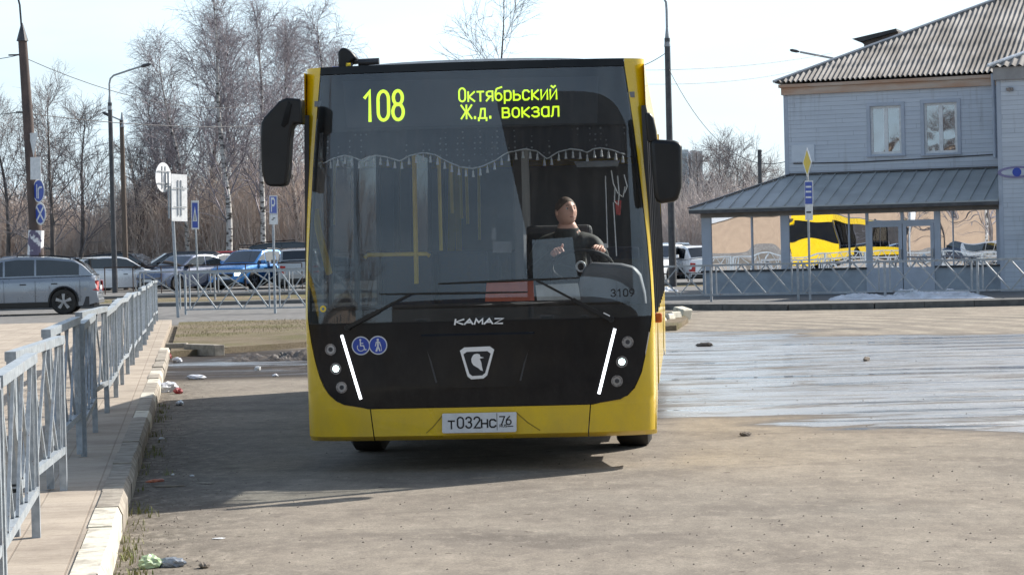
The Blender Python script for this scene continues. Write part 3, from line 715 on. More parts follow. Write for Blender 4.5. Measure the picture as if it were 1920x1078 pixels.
# lamps
def disc(mb, c, r, off, th, n=24):
    mb.prism([OS(c.x + r*math.cos(2*math.pi*i/n), c.z + r*math.sin(2*math.pi*i/n), off) for i in range(n)], (0, th, 0))
def ring(mb, c, r0, r1, off, th, n=24):
    v = []
    for o_f, rr in ((off, r1), (off, r0), (off - th, r0), (off - th, r1)):
        v += [OS(c.x + rr*math.cos(2*math.pi*i/n), c.z + rr*math.sin(2*math.pi*i/n), o_f) for i in range(n)]
    f = []
    for i in range(n):
        j = (i+1) % n
        for q in range(4): a, b_ = q*n, ((q+1) % 4)*n; f.append((a+i, a+j, b_+j, b_+i))
    mb.add(v, f)
for px, py, kind in ((620,655,'n'),(630,691,'h'),(641,726,'n'),(1177,641,'n'),(1166,678,'h'),(1157,714,'n')):
    c = SP(px, py); mb = MB()
    ring(mb, c, .030, .042, .013, .014)
    lp = mb.build('headlight' if kind == 'h' else 'front_lamp', M['lens_clear'], bus, smooth=True)
    mb = MB(); disc(mb, c, .024 if kind == 'h' else .016, .011, .006); mb.build('bulb', M['headlight'] if kind == 'h' else M['interior_dark'], lp)
    mb = MB(); ring(mb, c, .016 if kind == 'n' else .031, .030 if kind == 'n' else .0305, .0085, .003); mb.build('reflector', M['steel'], lp)
for (x0, y0, x1, y1) in ((641,628,677,748), (1153,616,1123,738)):
    a, b_ = SP(x0, y0), SP(x1, y1); mb = MB(); d_ = Vector((b_.x-a.x, b_.z-a.z)).normalized(); q = Vector((-d_.y, d_.x))*.0105
    rows = []
    for i in range(9):
        x, z = a.x+(b_.x-a.x)*i/8, a.z+(b_.z-a.z)*i/8; rows.append([OS(x+q.x, z+q.y, .012), OS(x-q.x, z-q.y, .012)])
    mb.grid(rows); mb.build('light_strip', M['lamp_white'], bus)
# round stickers
for i, (px, py) in enumerate(((677,648),(709,647))):
    c = SP(px, py); mb = MB(); disc(mb, c, .068, .0085, .002, 32); stk = mb.build('round_sticker', M['white'], bus)
    mb = MB(); disc(mb, c, .060, .0105, .0015, 32); mb.build('sticker_field', M['blue_sign'], stk)
    mb = MB(); pl_ = lambda x, y, off, c=c: OS(c.x+x, c.z+y, .0125+off)
    if i == 0:
        ribbon(mb, [(-.003,.035),(-.003,0),(.02,0),(.03,-.03),(.038,-.028)], .008, .001, pl_, 0)
        ribbon(mb, [(-.003,.018),(.016,.018)], .006, .001, pl_, .0003); ribbon(mb, arc(.0,-.012,.026,.026,150,330,12), .006, .001, pl_, .0006)
        disc(mb, Vector((c.x-.003, 0, c.z+.042)), .008, .0138, .001, 12)
    else:
        ribbon(mb, [(0,.026),(0,-.006),(-.012,-.04)], .013, .001, pl_, 0); ribbon(mb, [(0,-.006),(.013,-.04)], .010, .001, pl_, .0003)
        ribbon(mb, [(-.018,-.004),(-.012,.022),(.012,.022),(.02,-.004)], .007, .001, pl_, .0006); ribbon(mb, [(.022,-.002),(.026,-.04)], .004, .001, pl_, .0009)
        disc(mb, Vector((c.x, 0, c.z+.04)), .009, .0138, .001, 12)
    mb.build('pictogram', M['white'], stk)
# fleet number low on the glass
mb = MB(); write(mb, '3109', 13*k, 8*k, 3.6*k, 2.4*k, on_front(1146, 556), lay0=.0075, depth=.001); mb.build('fleet_number', M['black_ink'], bus)
# small yellow mark at the glass foot, left
mb = MB(); c = SP(606, 579); ring(mb, c, .012, .024, .008, .001, 20); mb.build('glass_mark', M['handrail'], bus)
# orange side marker and tow eye glint
mb = MB(); c = Vector((hw(.95)+.02, .36, SP(1230, 597).z)); mb.box(c.x-.03, c.x+.03, c.y-.04, c.y+.04, c.z-.035, c.z+.035); mb.build('side_indicator', M['orange_lens'], bus, bevel=.012)
# wipers
def wiper(ax, ay, bx, by, x0, y0, x1, y1, name='wiper'):
    A, B_ = SP(ax, ay, .045), SP(bx, by, .05); m1 = MB(); m1.tube([SP(ax, ay, .0), A], .022, 10); m1.bar(A, A.lerp(B_, .5), .028, .014, (0,-1,0)); m1.bar(A.lerp(B_, .5), B_, .016, .01, (0,-1,0))
    wi = m1.build(name, M['black_plastic'], bus)
    m2 = MB(); m2.tube([SP(x0, y0, .022), SP((x0+x1)/2, (y0+y1)/2, .04), SP(x1, y1, .022)], [.006, .010, .006], 6); m2.build('blade', M['rubber'], wi)
wiper(652, 614, 772, 550, 712, 551.5, 990, 547.5)
wiper(1146, 599, 1003, 523, 822, 532, 1088, 520.5)
mb = MB(); mb.bar(SP(1132, 586, .055), SP(1144, 592, .055), .01, .008); mb.build('wiper_arm_glint', M['chrome'], bus)
# mirrors
def prism_px(name, pts, y0, y1, mat_, parent=bus, bevel=.02, label=None):
    ym = (y0+y1)/2; m_ = MB(); P = [FB(a, b_, ym) for a, b_ in pts]; P = [Vector((p.x, y0, p.z)) for p in P]; m_.prism(P, (0, y1-y0, 0))
    return m_.build(name, mat_, parent, bevel=bevel, smooth=True, label=label)
lm = prism_px('mirror', [(569,187),(541,185),(527,191),(513,206),(499,221),(493,232),(492,262),(494,322),(499,343),(507,350),(533,350),(540,345),(544,318),(547,262),(550,240),(555,233),(569,234)], -.12, .06, M['black_plastic'], bevel=.03, label='long drooping black mirror')
mb = MB(); P = [FB(a, b_, -.1) for a, b_ in [(541,190),(548,196),(541,232),(533,240),(528,236)]]; mb.prism([Vector((p.x, -.132, p.z)) for p in P], (0, .012, 0)); mb.build('mirror_facet', M['black_gloss'], lm, bevel=.004)
rm = prism_px('mirror', [(1219,266),(1226,262),(1264,264),(1276,268),(1279,276),(1279,352),(1273,374),(1262,379),(1240,382),(1230,380),(1226,360)], -.02, .13, M['black_plastic'], bevel=.03, label='broad black mirror')
prism_px('mirror_arm', [(1209,211),(1219,212),(1226,222),(1231,246),(1233,268),(1214,268)], -.0, .10, M['black_plastic'], rm, bevel=.025)
# things on the roof
def on_roof(px, py, y): return FB(px, py, y)
mb = MB(); P = [FB(a, b_, .7) for a, b_ in [(637,131),(636,100),(641,92),(650,91),(660,97),(668,106),(672,112),(664,116),(657,124),(655,131)]]
mb.prism([Vector((p.x, .62, max(p.z, 2.95))) for p in P], (0, .18, 0)); hn = mb.build('roof_horn', M['black_plastic'], bus, bevel=.02, smooth=True)
a = FB(653, 124, .6); mb = MB(); mb.cyl((a.x, .6, a.z), (1, .3, 0), .022, .03); mb.build('horn_mouth', M['handrail'], hn)
a, b_ = FB(672, 118, .7), FB(711, 116, .7); mb = MB(); mb.cyl((a+b_)/2, b_-a, .028, (b_-a).length, 20); mb.bar(a + Vector((.03,0,-.02)), Vector((a.x+.03, .7, 2.94)), .03); mb.bar(FB(662,119,.7), a, .02); mb.build('roof_camera', M['pole_dark'], bus, smooth=True)
a = FB(1137, 117, .4); mb = MB(); mb.lathe([(.03, -.03), (.026, .0), (.012, .02), (.001, .024)], 12, Matrix.Translation(a)); mb.build('roof_marker_lamp', M['side_glass'], bus)
a = FB(629, 130, .5); mb = MB(); mb.cyl(a, (1, 0, 0), .018, .05); mb.build('roof_lamp', M['blue_sign'], bus)
# ---------------------------------------------------------------- inside
mb = MB(); mb.box(-1.18, 1.18, .45, BL-.06, .405, .43); mb.build('cabin_floor', M['interior_dark'], bus)
mb = MB(); mb.box(-1.17, 1.17, .2, BL-.1, 2.68, 2.72); mb.build('ceiling', M['interior'], bus)
mb = MB(); mb.box(-1.17, 1.17, BL-.12, BL-.1, .45, 2.6); mb.build('rear_lining', M['interior'], bus)
zd = SP(900, 572).z
mb = MB(); P0 = [OS(x, zd, -.02) for x in np.linspace(-1.1, 1.1, 15)]; mb.grid([P0, [Vector((p.x, p.y+.03, zd-.02)) for p in P0], [Vector((p.x, .75, zd+.0)) for p in P0], [Vector((p.x, .78, .45)) for p in P0]]); mb.build('dashboard', M['interior_dark'], bus)
bn = [(1082,574),(1090,520),(1098,500),(1112,492),(1165,494),(1190,500),(1202,515),(1210,548),(1213,574)]
prism_px('driver_binnacle', bn, .26, .75, M['dash'], bevel=.03)
# handrails
def rail(pts, y, r=.016):
    m_ = MB(); m_.tube([FB(a, b_, yy) for (a, b_), yy in zip(pts, y if isinstance(y, (list, tuple)) else [y]*len(pts))], r, 10); return m_.build('handrail', M['handrail'], bus, smooth=True)
rail([(776,262),(781,532)], 1.5, .019)
rail([(684,484),(690,478),(800,476),(806,480)], 1.5, .017)
rail([(822,262),(827,470)], 3.4); rail([(843,262),(848,400)], 4.6); rail([(873,262),(877,420)], 6.2); rail([(897,262),(899,450)], 7.6); rail([(862,262),(866,410)], 9)
rail([(592,392),(597,430),(607,470),(617,512)], [.5,.5,.6,.7], .026)
# cab partition with a glazed upper part
cx0, cx1 = FB(985, 400, 1.75).x, 1.17
mb = MB(); mb.box(cx0, cx0+.03, .9, 1.9, .45, 2.6); mb.box(cx0, cx1, 1.9, 1.93, .45, 1.5); mb.build('cab_partition', M['interior_dark'], bus)
mb = MB(); mb.box(cx0-.03, cx0+.035, .86, .9, .45, 2.6); mb.build('cab_door_post', M['interior_dark'], bus)
# seats deep in the bus
st_ = MB(); st_.box(-.22, .22, 0, .08, 0, .62); st_.box(-.22, .22, -.42, 0, -.06, .04)
seat_me = None
for y in (3.6, 5.0, 6.4, 7.9, 9.4, 10.8):
    for x in (-.9, -.42, .42, .9):
        if seat_me is None:
            s0 = st_.build('passenger_seat', mat('seat_fabric', (.03,.045,.09), (.05,.05,.07), 30, .8), bus, bevel=.03); seat_me = s0
            s0.location = (x, y, .98)
        else:
            c = seat_me.copy(); col.objects.link(c); c.parent = bus; c.location = (x, y, .98); KIDS[bus.name].append(c)
# driver's seat
sx0 = FB(1045, 398, 1.3).x
mb = MB(); mb.box(sx0-.26, sx0+.26, 1.42, 1.54, 1.08, 1.78); mb.box(sx0-.25, sx0+.25, .95, 1.45, .98, 1.1); mb.box(sx0-.1, sx0+.1, 1.1, 1.3, .45, .98); mb.build('driver_seat', M['interior_dark'], bus, bevel=.04)
# steering wheel
wc = FB(1092, 500, .72); 
mb = MB(); Mw = Matrix.Translation(wc) @ Matrix.Rotation(R(-32), 4, 'X')
mb.tube([Mw @ Vector((.23*math.cos(2*math.pi*i/32), .23*math.sin(2*math.pi*i/32), 0)) for i in range(33)], .014, 8, cap=False)
for t in (200, 340, 90): mb.bar(Mw @ Vector((0,0,-.02)), Mw @ Vector((.23*math.cos(R(t)), .23*math.sin(R(t)), 0)), .03, .012)
mb.cyl(Mw @ Vector((0,0,-.02)), (Mw.to_3x3() @ Vector((0,0,1))), .05, .03); mb.cyl(Mw @ Vector((0,0,-.2)), (Mw.to_3x3() @ Vector((0,0,1))), .03, .35)
mb.build('steering_wheel', M['black_plastic'], bus, smooth=True)
mb = MB(); mb.tube([FB(a, b_, .45) for a, b_ in arc(1089, 500, 8, 9, 0, 360, 20)], .008, 8); mb.build('gauge_ring', M['white'], bus)
mb = MB(); a, b_ = FB(1140, 465, .9), FB(1131, 459, .9); mb.box(a.x-.03, a.x, .9, .92, a.z, a.z+.035); mb.build('cab_switch', M['white'], bus)
# notices inside the cab
for pts, y, nm, mt in (([(922,427),(930,427),(930,450),(922,450)], 1.2, 'notice', 'interior'), ([(924,453),(959,453),(959,474),(924,474)], 1.2, 'notice', 'interior'), ([(1076,303),(1162,301),(1158,312),(1082,314)], .3, 'sun_visor_clip', 'dash')):
    m_ = MB(); m_.prism([FB(a, b_, y) for a, b_ in pts], (0, .006, 0)); m_.build(nm, M[mt], bus)
# hanging cords and a pennant beside the driver
mb = MB()
for pts in ([(1146,320),(1150,345),(1158,362),(1168,370),(1172,350)], [(1158,330),(1161,365),(1159,385),(1152,378),(1153,352)], [(1170,328),(1176,350),(1171,362)], [(1150,380),(1156,480)], [(1135,330),(1139,460)]):
    mb.tube([FB(a, b_, .5) for a, b_ in pts], .0045, 5)
mb.build('hanging_cord', M['white'], bus)
mb = MB(); mb.prism([FB(a, b_, .6) for a, b_ in [(1153,376),(1165,376),(1163,404),(1155,402)]], (0, .01, 0)); mb.build('cab_pennant', mat('pennant_red', (.35,.02,.02)), bus)

# curtain with a scalloped hem and white tassels, hanging behind the windscreen
hem = [(606,306),(622,297),(645,291),(660,294),(675,301),(688,294),(702,291),(722,294),(749,302),(765,292),(793,286),(815,290),(838,303),(863,313),(885,316),(905,311),(927,301),(950,286),(984,279),(1006,283),(1025,298),(1045,285),(1069,279),(1088,281),(1101,286),(1112,279),(1126,277),(1148,281),(1170,289)]
cur = empty('windscreen_curtain', BUS_LOC, BYAW, 'dark dotted curtain with scalloped hem and white tassels across the top of the bus windscreen', 'curtain')
def hemy(x): return float(np.interp(x, [h[0] for h in hem], [h[1] for h in hem]))
xs = np.linspace(604, 1172, 120); rows = []
for i, x in enumerate(xs):
    yo = -.05 - .008*math.sin(i*.9)
    top = 236 - (x-900)*.0253; bt = hemy(x); rows.append([SP(x, top + (bt-top)*q/4, yo) for q in range(5)])
mb = MB(); mb.grid(rows)
def curtain_mat():
    m, nt, b, t = newmat('curtain_cloth'); v = nt.nodes.new('ShaderNodeTexVoronoi'); v.inputs['Scale'].default_value = 24; v.inputs['Randomness'].default_value = .15
    nt.links.new(t.outputs['Object'], v.inputs['Vector']); c = mixc(nt, rng(nt, v.outputs[0], .16, .22), (.20, .21, .22), (.035, .038, .045)); nt.links.new(c, b.inputs['Base Color']); setp(b, Roughness=.9); return m
M['curtain'] = curtain_mat(); M['tassel'] = mat('tassel_white', (.88,.89,.90), rough=.8)
mb.build('cloth', M['curtain'], cur, smooth=True)
mb = MB(); mb.tube([SP(x, hemy(x), -.046) for x in xs], .0045, 5); mb.build('braid', M['tassel'], cur)
tas = None
x = 618.0
while x < 1168:
    p = SP(x, hemy(x) + 2, -.046)
    if tas is None:
        m_ = MB(); m_.lathe([(.0015, .0), (.004, -.012), (.0085, -.018), (.006, -.024), (.011, -.056), (.001, -.057)], 8)
        tas = m_.build('tassel', M['tassel'], cur, smooth=True); tas.location = p
    else:
        c = tas.copy(); col.objects.link(c); c.parent = cur; c.location = p; KIDS[cur.name].append(c)
    x += 13.4
# papers on the dashboard
for nm, pts, mt, lb, ct in (('sheet_of_paper', [(908,566),(911,531),(999,527),(1001,564)], 'paper_red', 'red sheet propped behind the bus windscreen', 'paper'), ('sheet_of_paper', [(1006,564),(1003,535),(1083,531),(1088,562)], 'paper', 'white sheet propped behind the bus windscreen', 'paper')):
    m_ = MB(); P = [SP(a, b_, -.07) for a, b_ in pts]; q_ = FB(pts[0][0], pts[0][1], .2)
    o = m_.prism([BM @ p for p in P], (0, .003, 0)).build(nm, M[mt]); tag(o, lb, ct, 'sheets behind the windscreen')
# ================================================================ PEOPLE
def skin_obj(name, chains, mat_, parent=None, levels=2):
    """chains: lists of (x, y, z, radius); equal points are shared"""
    vs = []; rs = []; es = []; idx = {}
    for ch in chains:
        prev = None
        for (x, y, z, r) in ch:
            kx = (round(x, 4), round(y, 4), round(z, 4))
            if kx not in idx: idx[kx] = len(vs); vs.append((x, y, z)); rs.append(r)
            if prev is not None and prev != idx[kx]: es.append((prev, idx[kx]))
            prev = idx[kx]
    me = bpy.data.meshes.new(name); me.from_pydata(vs, es, []); o = bpy.data.objects.new(name, me); col.objects.link(o)
    s = o.modifiers.new('s', 'SKIN'); s.use_smooth_shade = True
    for i, r in enumerate(rs): me.skin_vertices[0].data[i].radius = (r, r)
    me.skin_vertices[0].data[0].use_root = True
    b_ = o.modifiers.new('b', 'SUBSURF'); b_.levels = levels; b_.render_levels = levels
    dg = bpy.context.evaluated_depsgraph_get(); m2 = bpy.data.meshes.new_from_object(o.evaluated_get(dg)); o.modifiers.clear(); o.data = m2
    m2.materials.clear(); m2.materials.append(mat_); m2.polygons.foreach_set('use_smooth', [True]*len(m2.polygons))
    if parent is not None: o.parent = parent; KIDS.setdefault(parent.name, []).append(o)
    return o
def hand_chains(w, d, curl, side, r=.0085):
    """wrist point, direction of the fingers, curl axis"""
    w = Vector(w); d = Vector(d).normalized(); s = Vector(side).normalized(); n = d.cross(s).normalized()
    palm = w + d*.045; out = [[(*w, .024), (*palm, .027)]]
    for i, L in enumerate((.072, .082, .076, .060)):
        b_ = palm + d*.035 + s*(.028 - .0185*i); p1 = b_ + (d + n*curl*.5).normalized()*L*.45; p2 = p1 + (d*.5 + n*curl).normalized()*L*.33; p3 = p2 + (n*curl - d*.25).normalized()*L*.25
        out.append([(*palm, .027), (*b_, .0105), (*p1, r), (*p2, r*.95), (*p3, r*.8)])
    t0 = w + d*.02 + s*.03; t1 = t0 + (s*.7 + d).normalized()*.035 + n*.012; t2 = t1 + (d + s*.1).normalized()*.028 + n*.015
    out.append([(*w, .024), (*t0, .012), (*t1, .0105), (*t2, .008)])
    return out
def head_mesh(C_, yaw, tilt, mats):
    """a head of human shape: skull, brow, nose, lips, chin, ears; faces -y before turning"""
    bm = bmesh.new(); bmesh.ops.create_uvsphere(bm, u_segments=44, v_segments=32, radius=1)
    for v in bm.verts:
        x, y, z = v.co; ax = abs(x)
        wz = 1 - .15*max(0, -z)**1.5; jaw = max(0, -z)
        X = x*.079*wz; Y = y*.095*(1 - .12*jaw); Z = z*.118 if z > -.72 else -(.72 + (-z-.72)*.55)*.118
        if y < 0:
            f = -y
            Y += -.010*math.exp(-((z+.82)/.16)**2)*math.exp(-(x/.30)**2)*f        # chin
            Y += -.024*math.exp(-((z+.20)/.13)**2)*math.exp(-(x/.13)**2)*f        # nose tip
            Y += -.012*math.exp(-((z-.02)/.20)**2)*math.exp(-(x/.10)**2)*f        # nose bridge
            Y += -.006*math.exp(-((z-.24)/.07)**2)*math.exp(-(x/.5)**2)*f         # brow
            Y += .011*math.exp(-((z-.08)/.10)**2)*math.exp(-((ax-.40)/.16)**2)*f  # eye sockets
            Y += -.007*math.exp(-((z+.50)/.07)**2)*math.exp(-(x/.26)**2)*f        # lips
            Y += .004*math.exp(-((z+.51)/.02)**2)*math.exp(-(x/.24)**2)*f
        v.co = (X, Y, Z)
    for s_ in (-1, 1):
        g_ = bmesh.ops.create_icosphere(bm, subdivisions=2, radius=1)
        for v in g_['verts']: v.co = (s_*(.080 + v.co.x*.009), .008 + v.co.y*.016, -.004 + v.co.z*.031)
    me = bpy.data.meshes.new('head'); bm.to_mesh(me); bm.free()
    Mh = Matrix.Translation(C_) @ Matrix.Rotation(yaw, 4, 'Z') @ Matrix.Rotation(tilt, 4, 'X'); me.transform(Mh)
    me.polygons.foreach_set('use_smooth', [True]*len(me.polygons)); me.materials.append(mats); return me, Mh
def join_meshes(o, me2):
    bm = bmesh.new(); bm.from_mesh(o.data); bm.from_mesh(me2); bm.to_mesh(o.data); bm.free()
    o.data.polygons.foreach_set('use_smooth', [True]*len(o.data.polygons))
def features(parent, Mh):
    for s_ in (-1, 1):
        m_ = MB(); m_.lathe([(.001, .0115), (.006, .0098), (.0098, .006), (.0115, 0), (.0098, -.006), (.001, -.0115)], 12, Mh @ Matrix.Translation((s_*.030, -.073, .009)) @ Matrix.Rotation(R(90), 4, 'X')); e = m_.build('eye', M['white'], parent, smooth=True)
        m_ = MB(); m_.cyl(Mh @ Vector((s_*.030, -.0845, .009)), Mh.to_3x3() @ Vector((0, 1, 0)), .0055, .002, 12); m_.build('iris', M['black_ink'], e)
        m_ = MB(); m_.tube([Mh @ Vector((s_*(.018+.008*i), -.092 + .003*i, .030 + .002*math.sin(i))) for i in range(4)], .003, 5); m_.build('eyebrow', M['hair'], parent)
    m_ = MB(); m_.tube([Mh @ Vector((-.022+.011*i, -.0945 + .0035*abs(i-2)*abs(i-2)*.5, -.0598)) for i in range(5)], .0026, 5); m_.build('mouth', mat('lips', (.28,.09,.08)), parent)
def hair_cap(parent, Mh, low=.25):
    m_ = MB(); rows = []
    for i in range(14):
        t = i/13*R(88); row = []
        for k in range(33):
            a = 2*math.pi*k/32; fr = max(0, -math.sin(a)); zlim = low + .42*fr**2; z = 1 - (1-zlim)*math.sin(t)**1.0 if False else math.cos(t*(1 - .35*fr*fr)); s_ = math.sqrt(max(0, 1-z*z))
            row.append(Mh @ Vector((.0835*s_*math.cos(a), .0975*s_*math.sin(a)+.002, .1200*z)))
        rows.append(row)
    m_.grid(rows); m_.build('hair', M['hair'], parent, smooth=True)

def collar(parent, c, hz):
    m_ = MB(); m_.lathe([(.098, -.055), (.092, -.02), (.086, .012), (.080, .016), (.079, -.03)], 24, Matrix.Translation(c) @ Matrix.Rotation(R(8), 4, 'X') @ Matrix.Diagonal((1.0, .95, 1, 1))); m_.build('collar', M['jacket'], parent, smooth=True)
def driver():
    Y0 = 1.12; hp = FB(1061, 398, Y0); hx, hz = hp.x, hp.z
    root = empty('person', BUS_LOC, BYAW, 'driver in dark jacket at the bus steering wheel, head turned aside', 'person')
    sh_z = hz - .225; ps = hz - .80
    P = (hx, 1.28, ps, .15); chest = (hx+.01, 1.24, sh_z-.10, .155); up = (hx+.01, 1.22, sh_z, .10)
    LH = FB(1047, 470, .62); RH = FB(1120, 478, .68)     # hands on the wheel
    LH = Vector((wc.x-.17, .66, wc.z+.14)); RH = Vector((wc.x+.15, .66, wc.z+.15))
    sL = Vector((hx-.19, 1.22, sh_z-.02)); sR = Vector((hx+.21, 1.22, sh_z-.02)); eL = Vector((hx-.27, 1.02, sh_z-.25)); eR = Vector((hx+.29, 1.0, sh_z-.22))
    body = skin_obj('person_body', [[P, (hx, 1.27, ps+.22, .135), chest, up, (hx+.005, 1.18, hz-.14, .075), (hx, 1.15, hz-.05, .070)],
        [up, (*sL, .06), (*eL, .042), (*(LH.lerp(eL, .12)), .027)], [up, (*sR, .06), (*eR, .042), (*(RH.lerp(eR, .12)), .027)],
        [P, (hx-.12, 1.05, ps+.0, .085), (hx-.16, .82, ps-.02, .06), (hx-.16, .74, ps-.42, .04)], [P, (hx+.12, 1.05, ps+.0, .085), (hx+.16, .82, ps-.02, .06), (hx+.16, .74, ps-.42, .04)]], M['skin'], root)
    for H, e_, sd in ((LH, eL, (1, 0, .3)), (RH, eR, (-1, 0, .3))):
        w_ = H.lerp(e_, .12); hc = hand_chains(w_, Vector((sd[0]*.25, -1, .25)), -1.15 if sd[0] > 0 else 1.15, sd); ho = skin_obj('h', hc, M['skin'], None, 1); join_meshes(body, ho.data); bpy.data.objects.remove(ho)
    me, Mh = head_mesh(Vector((hx, Y0+.02, hz)), R(32), R(-13), M['skin']); join_meshes(body, me); body.data.materials.clear(); body.data.materials.append(M['skin'])
    body.data.materials.append(M['jacket']); body.data.materials.append(M['trousers'])
    for pl_ in body.data.polygons:
        c_ = pl_.center
        if c_.z < hz-.150 and (c_-LH).length > .10 and (c_-RH).length > .10: pl_.material_index = 1 if c_.z > ps+.05 else 2
    features(body, Mh); hair_cap(body, Mh, .42)
    jk = [[(P[0], P[1], P[2], .17), (hx, 1.27, ps+.22, .16), (chest[0], chest[1], chest[2], .175), (up[0], up[1], up[2], .115), (hx+.005, 1.2, hz-.145, .096)],
          [(up[0], up[1], up[2], .115), (*sL, .082), (*eL, .062), (*(LH.lerp(eL, .16)), .042)], [(up[0], up[1], up[2], .115), (*sR, .082), (*eR, .062), (*(RH.lerp(eR, .16)), .042)]]
    jo = skin_obj('jacket', jk, M['jacket'], root); collar(jo, Vector((hx+.005, 1.185, hz-.132)), hz)
    skin_obj('trousers', [[(P[0], P[1], P[2]-.01, .16), (hx-.12, 1.05, ps, .1), (hx-.16, .82, ps-.02, .075), (hx-.16, .74, ps-.38, .055)], [(P[0], P[1], P[2]-.01, .16), (hx+.12, 1.05, ps, .1), (hx+.16, .82, ps-.02, .075), (hx+.16, .74, ps-.38, .055)]], M['trousers'], root)
driver()

# ================================================================ CARS
PAINT = {}
def paint(name, c, metal=.35):
    if name not in PAINT: PAINT[name] = mat('car_paint_' + name, c, tuple(x*.93 for x in c), 2, .3, metal=metal, coat=.9, rvar=.06)
    return PAINT[name]
M['car_glass'] = mat('car_glass', (.012,.016,.02), (.02,.025,.03), 2, .05, coat=1)
M['grille'] = mat('grille_black', (.01,.01,.011), rough=.35)
M['alloy'] = mat('alloy_rim', (.45,.46,.48), (.3,.31,.33), 12, .3, metal=.7)
#                L     W     H    hood z, belt z, cowl x, roof front, roof rear, tail x(base of rear glass), nose z, tail z
KINDS_ = {
 'suv':   dict(L=4.8, W=1.9, H=1.70, prof=[(-2.40,.62),(-2.38,1.02),(-2.30,1.10),(-2.2,1.12),(.85,1.10),(1.0,1.10),(1.8,1.02),(2.2,.93),(2.36,.78),(2.4,.55)], roof=[(-2.26,1.12),(-1.98,1.42),(-1.72,1.57),(-1.0,1.655),(-.1,1.68),(.35,1.62),(1.20,1.10)], clr=.24, wr=.37, wx=(-1.42,1.42)),
 'hatch': dict(L=4.0, W=1.7, H=1.47, prof=[(-2.0,.50),(-1.98,.85),(-1.92,.95),(-1.8,.97),(.8,.94),(1.0,.94),(1.6,.85),(1.88,.72),(1.98,.6),(2.0,.45)], roof=[(-1.86,.98),(-1.5,1.38),(-1.3,1.44),(-.6,1.47),(.0,1.46),(.3,1.40),(1.05,.94)], clr=.18, wr=.30, wx=(-1.23,1.25)),
 'sedan': dict(L=4.5, W=1.75, H=1.45, prof=[(-2.25,.50),(-2.23,.85),(-2.15,.98),(-1.6,1.0),(-1.3,.98),(.8,.94),(1.05,.93),(1.75,.84),(2.1,.74),(2.22,.6),(2.25,.45)], roof=[(-1.62,1.0),(-1.1,1.32),(-.85,1.40),(-.4,1.45),(.1,1.44),(.35,1.38),(1.12,.93)], clr=.17, wr=.31, wx=(-1.38,1.38)),
 'wagon': dict(L=4.6, W=1.78, H=1.56, prof=[(-2.3,.55),(-2.28,.95),(-2.2,1.05),(-2.0,1.06),(.8,1.0),(1.05,.99),(1.75,.9),(2.15,.8),(2.27,.65),(2.3,.5)], roof=[(-2.18,1.07),(-1.95,1.45),(-1.8,1.52),(-.9,1.56),(-.1,1.55),(.3,1.48),(1.12,.99)], clr=.2, wr=.33, wx=(-1.4,1.42)),
}
def ip(x, pts): return float(np.interp(x, [p[0] for p in pts], [p[1] for p in pts]))
